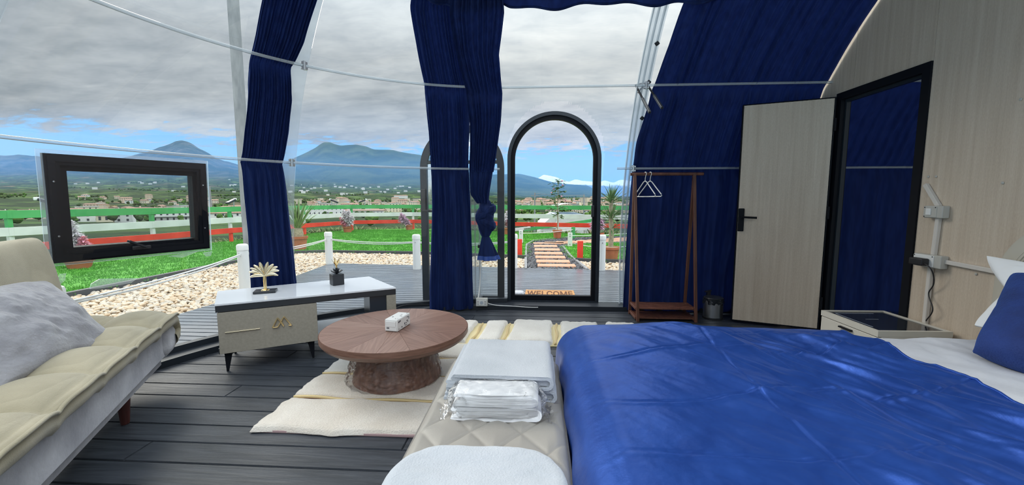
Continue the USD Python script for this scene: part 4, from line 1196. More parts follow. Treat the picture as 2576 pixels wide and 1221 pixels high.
ur, vr = round_corner(u, v, BX0, BX1, BY0, BY1, cr_)
seat_b = obj('seat_pad', grid(np.stack([ur, vr, z], -1)), M['leatherette'], bench, smooth=True)
plan = sbox(BX0 + cr_, BY0 + cr_, BX1 - cr_, BY1 - cr_).buffer(cr_)
rim_ = np.array(plan.exterior.coords)
obj('piping', tube(np.c_[rim_, np.full(len(rim_), BZ - 0.032)], 0.006, 8), M['piping'], seat_b, smooth=True)
obj('frame', join(extr(plan, 0.40, BZ - 0.03), extr(plan.buffer(-0.012), 0.10, 0.40)), M['leatherette'], bench, smooth=30)
for x in (BX0 + 0.05, BX1 - 0.05):
    for y in (BY0 + 0.06, BY1 - 0.06):
        obj('leg', lathe([(0, 0.033), (0.014, 0.033), (0.022, 0.10), (0, 0.10)], 16, (x, y, 0)), M['blackmetal'], bench)


def sweep_y(poly, ys_, wob=0.0, seed=0, n=160, slant=0.0):
    """A polygon in (x, z) carried along y with a little irregularity; capped."""
    L = poly.exterior.length
    ring_ = np.array([poly.exterior.interpolate(L * k / n).coords[0] for k in range(n)])
    rings = []
    for y in ys_:
        q_ = ring_.copy()
        nn = fbm(np.stack([q_[:, 0] * 9, np.full(n, y * 9), q_[:, 1] * 14 + seed], -1), 3, seed) - 0.5
        c = ring_.mean(0)
        q_ = q_ + wob * nn[:, None] * np.array([0.8, 1.0])
        yy = y + wob * 1.2 * (fbm(np.stack([q_[:, 0] * 7, q_[:, 1] * 40, np.full(n, seed)], -1), 2, seed + 1) - 0.5) + slant * q_[:, 0]
        rings.append(np.c_[q_[:, 0], yy, q_[:, 1]])
    P_ = np.array(rings)                            # (ny, n, 3)
    m_ = grid(P_.transpose(1, 0, 2), close_u=True)
    tv_, tf = trimesh.creation.triangulate_polygon(Polygon(ring_), engine='earcut')
    from scipy.spatial import cKDTree
    idx = cKDTree(ring_).query(tv_)[1]
    a_ = trimesh.Trimesh(P_[0][idx], tf[:, ::-1], process=False)
    b_ = trimesh.Trimesh(P_[-1][idx], tf, process=False)
    return join(m_, a_, b_)


def towel_layers(x0, x1, z0, layers, t, seed, roll=True):
    """Nested U folds opening on the left: the folded edge is on the right."""
    r = random.Random(seed)
    out = []
    n = layers // 2
    for k in range(n):
        lo, hi = z0 + t / 2 + k * t, z0 + t / 2 + (layers - 1 - k) * t
        rad_ = (hi - lo) / 2
        xr = x1 - t / 2 - rad_ - k * t * 0.25
        a_ = np.linspace(-PI / 2, PI / 2, 12)
        path = [(x0 + r.uniform(0, 0.028), lo)] + [(xr + rad_ * 1.0 * math.cos(q_), (lo + hi) / 2 + rad_ * math.sin(q_)) for q_ in a_] + [(x0 + r.uniform(0, 0.028), hi)]
        out.append(LineString(path).buffer(t * 0.485, cap_style='round', quad_segs=4))
    return out


TS = at(1392, 1003, BZ)
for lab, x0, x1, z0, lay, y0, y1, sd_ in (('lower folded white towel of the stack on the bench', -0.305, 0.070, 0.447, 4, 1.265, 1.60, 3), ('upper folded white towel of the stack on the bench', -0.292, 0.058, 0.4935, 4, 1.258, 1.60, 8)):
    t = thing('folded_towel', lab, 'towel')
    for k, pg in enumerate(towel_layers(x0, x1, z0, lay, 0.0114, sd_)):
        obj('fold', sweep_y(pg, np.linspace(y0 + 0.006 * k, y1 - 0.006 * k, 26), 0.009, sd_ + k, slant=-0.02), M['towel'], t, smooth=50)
# plastic-wrapped bundle in front of the stack
wb = thing('wrapped_bundle', 'folded white towels sealed in crinkled clear plastic, in front of the towel stack', 'towel pack')
for k, (z0, x0, x1) in enumerate(((0.447, -0.250, 0.018), (0.487, -0.246, 0.008))):
    for j, pg in enumerate(towel_layers(x0, x1, z0, 4, 0.0098, 31 + k)):
        obj('folded_towel', sweep_y(pg, np.linspace(1.150 + 0.004 * k, 1.252, 14), 0.012, 40 + k * 3 + j), M['littowel'], wb, smooth=50)
U, W = np.meshgrid(np.linspace(0, 2 * PI, 150), np.linspace(-PI / 2, PI / 2, 70), indexing='ij')
sg = lambda x, p_: np.sign(x) * np.abs(x) ** p_
cw = np.cos(W) ** 0.35
bx = sg(np.cos(U), 0.42) * cw * 0.148
by = sg(np.sin(U), 0.42) * cw * 0.062
bz = sg(np.sin(W), 0.5) * 0.0445
cr = fbm(np.stack([bx * 40, by * 40, bz * 40], -1), 4, 12)
rid = np.abs(fbm(np.stack([bx * 26, by * 26, bz * 30], -1), 3, 19) - 0.5)
k_ = 1 + 0.16 * (cr - 0.5) - 0.06 * np.exp(-(rid / 0.03) ** 2)
zc = 0.4905
obj('plastic_film', grid(np.stack([-0.118 + bx * k_, 1.202 + by * k_, np.maximum(zc + bz * (0.96 + 0.3 * (cr - 0.45)), 0.4465)], -1), close_u=True), M['wrap'], wb, smooth=True)
for sx, x in ((-1, -0.262), (1, 0.026)):
    a_ = np.linspace(0, 1, 14)
    vv = np.linspace(-1, 1, 30)
    A_, V_ = np.meshgrid(a_, vv, indexing='ij')
    f_ = fbm(np.stack([A_ * 5, V_ * 6, A_ * 0 + sx], -1), 4, 3)
    obj('sealed_end', grid(np.stack([x + sx * 0.022 * A_ * (0.6 + f_), 1.195 + 0.055 * V_, 0.468 + 0.03 * (f_ - 0.5) + 0.012 * np.sin(V_ * 9) * A_ - 0.012 * A_], -1)), M['wrap'], wb, smooth=True)

# big folded towel at the near end of the bench
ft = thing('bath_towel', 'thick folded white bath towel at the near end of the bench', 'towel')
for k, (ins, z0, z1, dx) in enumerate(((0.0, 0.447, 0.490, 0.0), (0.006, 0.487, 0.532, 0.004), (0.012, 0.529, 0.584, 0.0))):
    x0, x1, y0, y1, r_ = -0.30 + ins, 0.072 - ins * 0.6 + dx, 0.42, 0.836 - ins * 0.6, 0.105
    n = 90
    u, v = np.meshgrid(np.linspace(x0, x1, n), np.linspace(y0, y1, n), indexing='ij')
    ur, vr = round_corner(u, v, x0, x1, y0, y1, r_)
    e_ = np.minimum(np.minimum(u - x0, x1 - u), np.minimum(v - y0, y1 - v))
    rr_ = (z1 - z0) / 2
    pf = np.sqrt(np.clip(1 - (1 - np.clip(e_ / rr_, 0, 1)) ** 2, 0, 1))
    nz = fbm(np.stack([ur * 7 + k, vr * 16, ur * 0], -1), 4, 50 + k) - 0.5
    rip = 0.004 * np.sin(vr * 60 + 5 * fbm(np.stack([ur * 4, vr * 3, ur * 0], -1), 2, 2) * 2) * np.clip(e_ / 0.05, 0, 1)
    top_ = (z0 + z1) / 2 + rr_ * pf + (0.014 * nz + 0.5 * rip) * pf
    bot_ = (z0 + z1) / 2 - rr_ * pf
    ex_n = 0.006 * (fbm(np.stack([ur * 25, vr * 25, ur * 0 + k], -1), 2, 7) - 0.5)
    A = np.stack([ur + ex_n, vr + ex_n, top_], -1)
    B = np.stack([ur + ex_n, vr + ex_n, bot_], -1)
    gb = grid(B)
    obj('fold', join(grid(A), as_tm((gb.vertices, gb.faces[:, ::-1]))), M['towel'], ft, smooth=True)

# ------------------------------------------------------------------ bed
bed = thing('bed', 'double bed with cream piped headboard and white fitted sheet', 'bed')
EX0, EX1, EY0, EY1 = 0.13, 2.255, 0.18, 1.825
obj('base', rbox(EX0 + 0.03, EX1, EY0 + 0.02, EY1 - 0.02, 0.10, 0.30, 0.02), M['cream'], bed)
for x in (EX0 + 0.15, EX1 - 0.12):
    for y in (EY0 + 0.12, EY1 - 0.12):
        obj('leg', cyl(0.03, 0, 0.11, 14, c=(x, y)), M['blackmetal'], bed)
u, v = np.meshgrid(np.linspace(EX0 + 0.02, EX1, 200), np.linspace(EY0, EY1, 160), indexing='ij')
e_ = np.minimum(np.minimum(u - EX0 - 0.02, EX1 + 0.1 - u), np.minimum(v - EY0, EY1 - v))
pf = np.sqrt(np.clip(1 - (1 - np.clip(e_ / 0.05, 0, 1)) ** 2, 0, 1))
wr_ = fbm(np.stack([u * 3.5 + v * 5, v * 3.0 - u * 7, u * 0], -1), 4, 61) - 0.5
z = 0.475 + 0.045 * pf + (0.014 * wr_ + 0.004 * np.sin(26 * (u * 0.7 + v) + 6 * wr_)) * pf
mt_ = grid(np.stack([u, v, z], -1))
side_ = extr(sbox(EX0 + 0.02, EY0, EX1, EY1).buffer(-0.03).buffer(0.03), 0.30, 0.476)
obj('mattress', join(mt_, side_), M['sheet'], bed, smooth=True, label='mattress under a wrinkled white fitted sheet')
# headboard: rounded outline in (y, z)
HT = 1.03
hb = sbox(-0.35 + 0.32, 0.05, 2.15 - 0.32, HT).union(sbox(-0.35, 0.05, 2.15, HT - 0.32)).union(shapely.Point(2.15 - 0.32, HT - 0.32).buffer(0.32, quad_segs=24)).union(shapely.Point(-0.35 + 0.32, HT - 0.32).buffer(0.32, quad_segs=24))
T = np.array([[0, 0, 1, 0], [1, 0, 0, 0], [0, 1, 0, 0], [0, 0, 0, 1.0]])


def plump(poly, x0, depth, r, steps=7):
    """A slab at x0 whose front (towards -x) edge is rounded."""
    parts = []
    prev = None
    for k in range(steps):
        t0, t1 = PI / 2 * k / steps, PI / 2 * (k + 1) / steps
        a_, b_ = r * (1 - math.cos(t1)), depth - r + r * math.sin(t1)
        ins_ = r * (1 - math.cos(t0))
        parts.append(upright(poly.buffer(-ins_), x0 - b_, x0 - (depth - r + r * math.sin(t0)) if k else x0))
    return join(*parts)


hbp = obj('headboard', plump(hb.difference(hb.buffer(-0.115)), XW - 0.03, 0.115, 0.05), M['cream'], bed, smooth=False)
obj('headboard_pad', plump(hb.buffer(-0.118), XW - 0.03, 0.095, 0.045), M['cream'], hbp, smooth=False)
ring_ = np.array(hb.buffer(-0.004).exterior.coords)
obj('piping', tube(np.c_[np.full(len(ring_), XW - 0.03 - 0.072), ring_], 0.008, 8), M['piping'], hbp, smooth=True)

# royal blue coverlet
cx = np.concatenate([np.linspace(0, 0.42, 60), np.linspace(0.42, 1.62, 260)[1:]])        # arc length from the foot hem
cy = np.concatenate([np.linspace(0, 1.68, 330), np.linspace(1.68, 2.02, 50)[1:]])
A, B = np.meshgrid(cx, cy, indexing='ij')
drop = 0.36
xx = np.where(A < drop, 0.108, 0.108 + (A - drop))
yy = np.where(B < 1.68, 0.155 + B, 0.155 + 1.68)
rad = 0.07
# plan coordinates with a rolled edge at the foot and the far side
zf = np.where(A < drop, 0, 1)


def roll(s, s0, r):
    """Distance along cloth -> (horizontal, vertical drop) past an edge rounded with radius r."""
    d = s - s0
    th = np.clip(d / r, 0, PI / 2)
    hor = np.where(d <= 0, d, r * np.sin(th))
    ver = np.where(d <= 0, 0, r * (1 - np.cos(th)) + np.maximum(d - r * PI / 2, 0))
    return hor, ver


hx_, vx_ = roll((drop + 0.07) - A, 0.0, 0.12)          # towards the foot
hy_, vy_ = roll(B, 1.62, rad)                          # towards the far side
X = 0.215 - hx_
Yv = 0.135 + 1.62 + hy_
inside_ = 1 / (1 + np.exp(-((A - drop - 0.08) / 0.03))) * 1 / (1 + np.exp(-((1.60 - B) / 0.03)))
hump = 0.042 * np.exp(-((X - 0.62) / 0.34) ** 2) * np.exp(-((Yv - 1.62) / 0.34) ** 2) + 0.016 * np.exp(-((X - 0.45) / 0.35) ** 2)
# creases left by folding: lines across and along
cr1 = np.zeros_like(X)
for x0, s in ((0.612, 1.0),):
    d = X - (x0 + 0.006 * np.sin(Yv * 5))
    cr1 += -0.0030 * np.exp(-(d / 0.004) ** 2) + 0.0008 * np.exp(-(np.abs(d - 0.010) / 0.006) ** 2)
for y0, amp in ((1.385, 1.0), (1.085, 1.1), (0.84, 0.9), (1.62, 0.5)):
    d = Yv - (y0 + 0.10 * (X - 0.4) * (X > 0.4) * (y0 > 1) + 0.018 * np.sin(X * 9 + y0 * 7))
    cr1 += amp * (-0.0055 * np.exp(-(d / 0.005) ** 2) + 0.004 * np.exp(-((d + 0.012) / 0.009) ** 2)) * (0.5 + 0.5 * noise1(np.stack([X * 6, Yv * 0 + y0, X * 0], -1), 3))
# long soft drag folds running from the far edge down towards the near right
w1 = X * 0.80 + Yv * 0.60
w2 = -X * 0.60 + Yv * 0.80
n1 = fbm(np.stack([w1 * 5.2, w2 * 1.25, X * 0], -1), 4, 71) - 0.5
n2 = fbm(np.stack([X * 2.6, Yv * 2.6, X * 0], -1), 4, 73) - 0.5
n3 = fbm(np.stack([w1 * 24, w2 * 5, X * 0], -1), 3, 77) - 0.5
right_ = 1 / (1 + np.exp(-(X + 0.25 * (Yv - 1.2) - 0.60) / 0.07))
near_ = 1 / (1 + np.exp((Yv - 0.95) / 0.08))
wr_ = (0.165 * n1 + 0.020 * n3) * (0.10 + 0.90 * right_) + 0.020 * n2 + 0.006 * n3 + 0.060 * near_ * (fbm(np.stack([X * 9 + Yv * 2, Yv * 3, X * 0], -1), 3, 79) - 0.5) * (0.35 + 0.65 * right_)
Z = 0.549 + 0.017 * right_ * inside_ / (1 + np.exp((Yv - 1.52) / 0.05)) - vx_ - vy_ + (hump * (X < 1.25) + wr_ * (0.25 + 0.65 / (1 + np.exp((Yv - 1.66) / 0.03))) + cr1) * inside_
Zs = 0.536 + 0.010 * np.log1p(np.exp(np.clip((Z + 0.004 - 0.536) / 0.010, -30, 30)))
Z = np.where(vx_ + vy_ < 1e-4, Zs, np.where(vx_ + vy_ < 0.03, np.maximum(Z, Zs - (vx_ + vy_)), Z))
Z = np.where(Z < 0.03, 0.03, Z)
# hanging sides ripple
X = X - np.where(vx_ > 0.02, 0.008 * np.sin(Yv * 22 + 3 * n2) * np.clip(vx_ / 0.2, 0, 1), 0)
Yv = Yv + np.where(vy_ > 0.02, 0.010 * np.sin(X * 20 + 4 * n2) * np.clip(vy_ / 0.2, 0, 1), 0)
# the head-side hem wanders
hem_x = 1.235 + 0.05 * ((Yv - 1.25) / 0.5) ** 2 + 0.012 * np.sin(Yv * 12)
lastk = np.clip((A - 1.3) / 0.32, 0, 1)
X = np.where(A > 1.0, X + (hem_x - (0.165 + 1.62 - drop - 0.02)) * np.clip((A - 1.0) / 0.62, 0, 1), X)
cov = grid(np.stack([X, Yv, Z], -1))
hemr = np.stack([X[-1], Yv[-1], np.maximum(Z[-1], 0.0)], -1)
cl = thing('coverlet', 'royal blue velvet coverlet with fold creases over the foot of the bed', 'bedspread')
obj('cloth', cov, M['coverlet'], cl, smooth=True)
obj('hem', tube(hemr[::3], 0.004, 6), M['coverlet'], cl, smooth=True)

# pillows against the headboard
bl0, tl0 = np.array([1.555, 1.545, 0.540]), np.array([1.890, 1.755, 0.790])
ex_p = np.array([0.12, -1.0, -0.03])
ex_p /= np.linalg.norm(ex_p)
up_p = tl0 - bl0
hgt_ = np.linalg.norm(up_p) * 1.0
pm = pillow_mesh(0.44, hgt_, 0.15, seed=9, wr=0.02, corner=0.04, p=5.0)
eyp = up_p / hgt_
ezp = np.cross(ex_p, eyp)
ezp /= np.linalg.norm(ezp)
solo('cushion', sheared(pm, bl0 + up_p * 0.5 + ex_p * 0.21 + np.array([0.05, 0, 0.005]), ex_p, eyp, ezp), M['bluepillow'], 'royal blue plush cushion leaning on the white bed pillow', 'cushion', smooth=True)
wb_, wt_ = np.array([1.885, 1.86, 0.555]), np.array([2.15, 2.10, 0.83])
upw = wt_ - wb_
exw = np.array([0.02, -1.0, 0.0])
ezw = np.cross(exw, upw / np.linalg.norm(upw))
ezw /= np.linalg.norm(ezw)
wp = pillow_mesh(0.78, np.linalg.norm(upw), 0.13, seed=12, wr=0.05, corner=0.30, p=1.7)
solo('pillow', sheared(wp, wb_ + upw * 0.5 + exw * 0.39 + np.array([0.03, 0, 0.0]), exw, upw / np.linalg.norm(upw), ezw), M['pillowcase'], 'white bed pillow behind the blue cushion, propped on the headboard', 'pillow', smooth=True)

# ------------------------------------------------------------------ nightstand
ns = thing('nightstand', 'cream lacquered nightstand with black glass top beside the bed', 'nightstand', (1.955, 2.40, 0), 1.5)
NX, NY, NZ = 0.415, 0.455, 0.355
obj('body', cbox(0.02, NX, 0, NY, 0.06, NZ - 0.03, 0.003), M['creamlacquer'], ns, smooth=False)
rimn = sbox(0, 0, NX, NY).difference(sbox(0.018, 0.018, NX - 0.018, NY - 0.018))
obj('rim', extr(rimn, NZ - 0.035, NZ), M['creamlacquer'], ns, smooth=False)
obj('glass_top', cbox(0.016, NX - 0.016, 0.016, NY - 0.016, NZ - 0.03, NZ - 0.006, 0.001), M['blackgloss'], ns, smooth=False)
obj('inlay_line', join(*[cbox(a_, b_, c_, d_, NZ - 0.0065, NZ - 0.0055, 0.0002) for a_, b_, c_, d_ in ((0.05, 0.30, 0.395, 0.401), (0.05, 0.056, 0.10, 0.40), (0.14, 0.22, 0.26, 0.264))]), M['greygloss'], ns, smooth=False)  # thin pale lines laid on the black glass
for z0, z1 in ((0.07, 0.19), (0.197, 0.315)):
    d_ = obj('drawer', cbox(0.0, 0.022, 0.006, NY - 0.006, z0, z1, 0.002), M['creamlacquer'], ns, smooth=False)
    obj('pull', rbox(-0.018, 0.001, NY / 2 - 0.05, NY / 2 + 0.05, z1 - 0.022, z1 - 0.012, 0.003, 8), M['blackmetal'], d_)
for x in (0.05, NX - 0.05):
    for y in (0.05, NY - 0.05):
        obj('foot', cyl(0.018, 0, 0.062, 14, c=(x, y)), M['blackmetal'], ns)

# ------------------------------------------------------------------ wall electrics
X_ = XW
sw = thing('light_switch', 'pale surface mounted light switch box on the wall, above the socket', 'switch')
obj('box', rbox(X_ - 0.042, X_, 2.535, 2.652, 0.995, 1.068, 0.006), M['paleplastic'], sw)
obj('face', rbox(X_ - 0.046, X_ - 0.040, 2.568, 2.649, 0.999, 1.064, 0.003, 8), M['paleplastic'], sw)
obj('rocker', cbox(X_ - 0.051, X_ - 0.045, 2.600, 2.632, 1.012, 1.052, 0.002), M['whiteplastic'], sw)
for y, z in ((2.642, 1.058), (2.642, 1.004), (2.575, 1.058)):
    obj('screw', cbox(X_ - 0.048, X_ - 0.045, y - 0.003, y + 0.003, z - 0.003, z + 0.003, 0.001), M['slot'], sw)
so = thing('wall_socket', 'pale surface mounted socket box on the wall above the nightstand', 'socket')
obj('box', rbox(X_ - 0.045, X_, 2.510, 2.685, 0.698, 0.775, 0.006), M['paleplastic'], so)
obj('face', rbox(X_ - 0.049, X_ - 0.043, 2.552, 2.682, 0.702, 0.771, 0.003, 8), M['whiteplastic'], so)
for y, z in ((2.675, 0.765), (2.675, 0.708), (2.56, 0.765)):
    obj('screw', cbox(X_ - 0.051, X_ - 0.048, y - 0.003, y + 0.003, z - 0.003, z + 0.003, 0.001), M['slot'], so)
ad = thing('power_adapter', 'black plug-in power adapter in the wall socket with thin cable', 'adapter')
obj('body', rbox(X_ - 0.095, X_ - 0.0495, 2.572, 2.662, 0.708, 0.752, 0.008), M['blackplastic'], ad)
obj('cable', tube(smooth_path([(X_ - 0.08, 2.570, 0.722), (X_ - 0.075, 2.535, 0.70), (X_ - 0.05, 2.535, 0.64), (X_ - 0.03, 2.56, 0.585), (X_ - 0.02, 2.590, 0.540), (X_ - 0.03, 2.565, 0.50), (X_ - 0.04, 2.533, 0.455), (X_ - 0.03, 2.555, 0.41), (X_ - 0.02, 2.585, 0.375), (X_ - 0.015, 2.60, 0.33)], 60), 0.0032, 6), M['blackplastic'], ad, smooth=True)
tk = thing('cable_trunking', 'white plastic cable trunking running between the wall boxes', 'trunking')
for a_, b_ in (((2.690, 1.198), (2.590, 1.062)), ((2.585, 0.998), (2.592, 0.772)), ((2.602, 0.700), (2.600, 0.02)), ((2.512, 0.742), (2.16, 0.728))):
    obj('trunk_length', bar((X_ - 0.0125, *a_), (X_ - 0.0125, *b_), 0.024, 0.022, up=(1, 0, 0)), M['conduit'], tk, smooth=False)

# socket box on the sill by the doorway, with cables
p = np.array([-0.545, 4.02, 0.045])
pb_ = thing('socket_box', 'grey twin socket box on the sill beside the doorway', 'socket', p, 3)
obj('box', rbox(-0.058, 0.058, -0.045, 0.02, 0.0, 0.078, 0.006), M['paleplastic'], pb_)
obj('face', rbox(-0.050, 0.050, -0.049, -0.043, 0.008, 0.070, 0.003, 8), M['whiteplastic'], pb_)
dots = [cbox(x - 0.004, x + 0.004, -0.0505, -0.0485, z - 0.003, z + 0.003, 0.0005) for x in (-0.036, 0.036) for z in (0.022, 0.038, 0.054)]
sk_ = lathe([(0, 0), (0.016, 0), (0.016, 0.0015), (0, 0.0015)], 24)
sk_.apply_transform(rotm(PI / 2, 'x'))
sk_.apply_translation((0, -0.0495, 0.039))
obj('socket_holes', join(*dots), M['slot'], pb_, smooth=False)
obj('socket_well', sk_, M['greygloss'], pb_)
cb = thing('cable', 'white cable running along the sill from the grey socket box', 'cable')
obj('flex', tube(smooth_path([(-0.485, 4.0, 0.075), (-0.40, 3.97, 0.062), (-0.30, 3.965, 0.058), (-0.18, 3.97, 0.052), (-0.05, 3.955, 0.050), (0.02, 3.96, 0.050)], 40), 0.004, 6), M['whiteplastic'], cb, smooth=True)
solo('cable', tube(smooth_path([(-0.59, 4.04, 0.10), (-0.585, 4.10, 0.16), (-0.582, 4.16, 0.30), (-0.58, 4.17, 0.55)], 30), 0.006, 8), M['whiteplastic'], 'white cable rising beside the clear seam from the grey socket box', 'cable', smooth=True)
solo('cable', tube(smooth_path([(-1.36, 3.72, 0.06), (-1.25, 3.85, 0.085), (-1.10, 3.96, 0.06), (-1.0, 4.0, 0.052), (-0.92, 4.02, 0.052)], 30), 0.005, 8), M['blackplastic'], 'black cable on the sill behind the television cabinet', 'cable', smooth=True)

# ------------------------------------------------------------------ clothes rack, hangers, bin
rk = thing('clothes_rack', 'brown wooden clothes rack with two slatted shelves', 'clothes rack')
XL, XRr, YF, YB, YA, ZA = 0.91, 1.425, 3.70, 3.955, 3.835, 1.35
for x in (XL, XRr):
    for yb in (YF, YB):
        obj('leg', bar((x + (0.016 if yb == YF else -0.0), yb, 0.0), (x - 0.02 if x == XL else x - 0.005, YA, ZA), 0.024, 0.026, up=(1, 0, 0)), M['rackwood'], rk, smooth=False)
obj('hanging_bar', tube([(0.852, YA, 1.338), (1.50, YA, 1.338)], 0.014, 14), M['rackwood'], rk, smooth=30)
for zs in (0.105, 0.0175):
    obj('shelf_rail', cbox(XL - 0.008, XL + 0.018, YF + 0.01, YB - 0.005, zs, zs + 0.024, 0.002), M['rackwood'], rk, smooth=False)
    sh = obj('shelf_rail', (cbox(XRr - 0.008, XRr + 0.018, YF + 0.01, YB - 0.005, zs, zs + 0.024, 0.002)), M['rackwood'], rk, smooth=False)
    for k in range(6):
        y = YF + 0.012 + k * 0.041
        obj('shelf_slat', cbox(XL, XRr + 0.01, y, y + 0.034, zs + 0.006, zs + 0.018, 0.002), M['rackwood'], sh, smooth=False)


def hanger(name, lab, x, rz):
    t = thing(name, lab, 'hanger', (x, YA, 1.338), rz, 'white hangers on the clothes rack', scale=0.82)
    hk = [(0.0, 0, -0.034)] + [(0.018 * math.sin(a_), 0, 0.004 + 0.018 * math.cos(a_)) for a_ in np.linspace(PI, -PI * 0.62, 16)]
    hk = [(0.0, 0, -0.075), (0.001, 0, -0.045)] + [(0.019 * math.sin(a_), 0, 0.003 + 0.019 * math.cos(a_)) for a_ in np.linspace(PI * 0.80, -PI * 0.62, 16)]
    obj('hook', tube(hk, 0.0045, 8), M['whiteplastic'], t, smooth=True)
    bd = [(0.0, 0, -0.075), (0.03, 0, -0.088), (0.10, 0, -0.150), (0.185, 0, -0.222), (0.195, 0, -0.238), (0.183, 0, -0.247), (0.05, 0, -0.249), (0, 0, -0.249)]
    bd = bd + [(-x_, y_, z_) for x_, y_, z_ in bd[::-1]]
    obj('body', tube(np.array(bd), 0.006, 8), M['whiteplastic'], t, smooth=True)
    return t


hanger('hanger', 'white plastic hanger on the clothes rack, left of the two', 0.985, -70)
hanger('hanger', 'white plastic hanger on the clothes rack, right of the two', 1.03, -66)
bn = thing('pedal_bin', 'small stainless steel bin with black liner, beside the clothes rack', 'bin', (1.655, 3.86, 0))
obj('body', lathe([(0, 0.0), (0.085, 0.0), (0.086, 0.19), (0.083, 0.19), (0.082, 0.02), (0, 0.02)], 40), M['steel'], bn, smooth=40)
obj('base_ring', lathe([(0.084, 0.0), (0.090, 0.0), (0.090, 0.018), (0.084, 0.02)], 40), M['blackplastic'], bn, smooth=40)
U, W = np.meshgrid(np.linspace(0, 2 * PI, 90), np.linspace(0, 1, 12), indexing='ij')
lr_ = 0.087 + 0.008 * np.sin(U * 6 + 2) * W + 0.006 * fbm(np.stack([np.cos(U) * 4, np.sin(U) * 4, W * 3], -1), 3, 2)
obj('liner', grid(np.stack([lr_ * np.cos(U), lr_ * np.sin(U), 0.193 - 0.045 * W * (0.7 + 0.6 * noise1(np.stack([np.cos(U) * 3, np.sin(U) * 3, U * 0], -1), 4))], -1)), M['blackgloss'], bn, smooth=True)
lid = obj('lid', moved(lathe([(0, 0), (0.084, 0), (0.086, 0.006), (0.080, 0.013), (0, 0.018)], 40), (0, 0, 0.190)), M['blacksatin'], bn, smooth=40)
obj('lid_hinge', join(cbox(-0.03, 0.0, 0.06, 0.1, 0.17, 0.245, 0.004), bar((-0.06, 0.05, 0.24), (0.0, 0.06, 0.252), 0.02, 0.01)), M['blacksatin'], bn, smooth=False)

# ------------------------------------------------------------------ garden: gravel, turf, path
LE = [(-7.2, -1.0), (-6.2, 2.0), (-5.45, 4.3), (-5.42, 5.2), (-5.40, 7.2), (-5.10, 8.3), (-4.6, 8.50), (-2.5, 8.38), (-0.62, 8.02), (0.9, 7.55), (1.44, 7.44), (6.0, 6.6)]   # edge between gravel and turf
FENCE = [(-9.4, 4.6), (-8.75, 6.3), (-8.30, 8.4), (-8.10, 10.4), (-7.35, 12.6), (-6.75, 14.6), (-4.73, 15.4), (-2.7, 14.7), (-0.80, 13.85), (1.79, 13.2), (3.4, 12.6), (5.4, 11.9)]
grav = thing('gravel_border', 'cream pebble border between the deck and the turf', 'gravel', kind='structure')
gpoly = Polygon(LE + [(6.0, 5.9), (4.9, 6.25), (1.29, 6.48), (-3.60, 6.90), (-3.42, 4.45), (-3.47, 3.7), (-3.50, -1.0)])
PATH = [(0.31, 6.5), (0.33, 8.0), (0.30, 9.6), (0.55, 10.6), (1.6, 11.4), (3.4, 12.0)]
path_poly = Polygon([(-0.15, 6.55), (-0.19, 8.0), (-0.23, 10.2), (-0.05, 11.3), (1.1, 12.5), (3.2, 13.1), (4.4, 12.0), (2.35, 11.0), (1.0, 10.4), (0.62, 9.9), (0.66, 8.2), (0.80, 6.55)])
obj('grit_bed', extr(gpoly.difference(path_poly).buffer(0.01), -0.13, -0.055), M['soil'], grav, smooth=False)


def pebble_mesh(seed, sub=1):
    m_ = trimesh.creation.icosphere(sub, 1.0)
    v_ = np.array(m_.vertices)
    v_ *= (1 + 0.35 * (fbm(v_ * 1.3 + seed * 7.7, 2, seed) - 0.5))[:, None]
    v_ *= np.array([1.0, 0.72, 0.48])
    return v_, np.array(m_.faces)


from shapely import contains_xy


def scatter(poly, n, seed):
    r_ = np.random.default_rng(seed)
    x0, y0, x1, y1 = poly.bounds
    out = np.zeros((0, 2))
    while len(out) < n:
        c = r_.uniform((x0, y0), (x1, y1), (n * 2, 2))
        out = np.vstack([out, c[contains_xy(poly, c[:, 0], c[:, 1])]])
    return out[:n], r_


def instancer(name, protos, pts, scl, rots, parent, kind='stuff'):
    """Loose pieces too many to name: one PointInstancer. rots: (n, 3) Euler angles."""
    p_ = newpath(name, parent)
    pi = UsdGeom.PointInstancer.Define(stage, p_)
    pr_ = []
    for k, (m_, mm) in enumerate(protos):
        q_ = p_ + '/pebble_kind_%d' % k if False else '%s/kind_%s' % (p_, 'abcdefgh'[k])
        usdkit.mesh(stage, q_, m_, mm, smooth=True)
        pr_.append(Sdf.Path(q_))
    pi.CreatePrototypesRel().SetTargets(pr_)
    from scipy.spatial.transform import Rotation
    qs = Rotation.from_euler('xyz', rots).as_quat()
    n = len(pts)
    pi.CreatePositionsAttr(Vt.Vec3fArray.FromNumpy(np.asarray(pts, np.float32)))
    pi.CreateScalesAttr(Vt.Vec3fArray.FromNumpy(np.asarray(scl, np.float32)))
    pi.CreateOrientationsAttr(Vt.QuathArray([Gf.Quath(float(q[3]), float(q[0]), float(q[1]), float(q[2])) for q in qs]))
    pi.CreateProtoIndicesAttr(Vt.IntArray.FromNumpy(np.random.default_rng(1).integers(0, len(protos), n).astype(np.int32)))
    tag(pi.GetPrim(), None, None, None, kind)
    return p_


vis = gpoly.difference(path_poly).intersection(sbox(-6.6, 1.2, 3.0, 9))
NG = 19000
pts, r_ = scatter(vis, NG, 5)
dcam = np.hypot(pts[:, 0], pts[:, 1])
order = np.argsort(dcam)
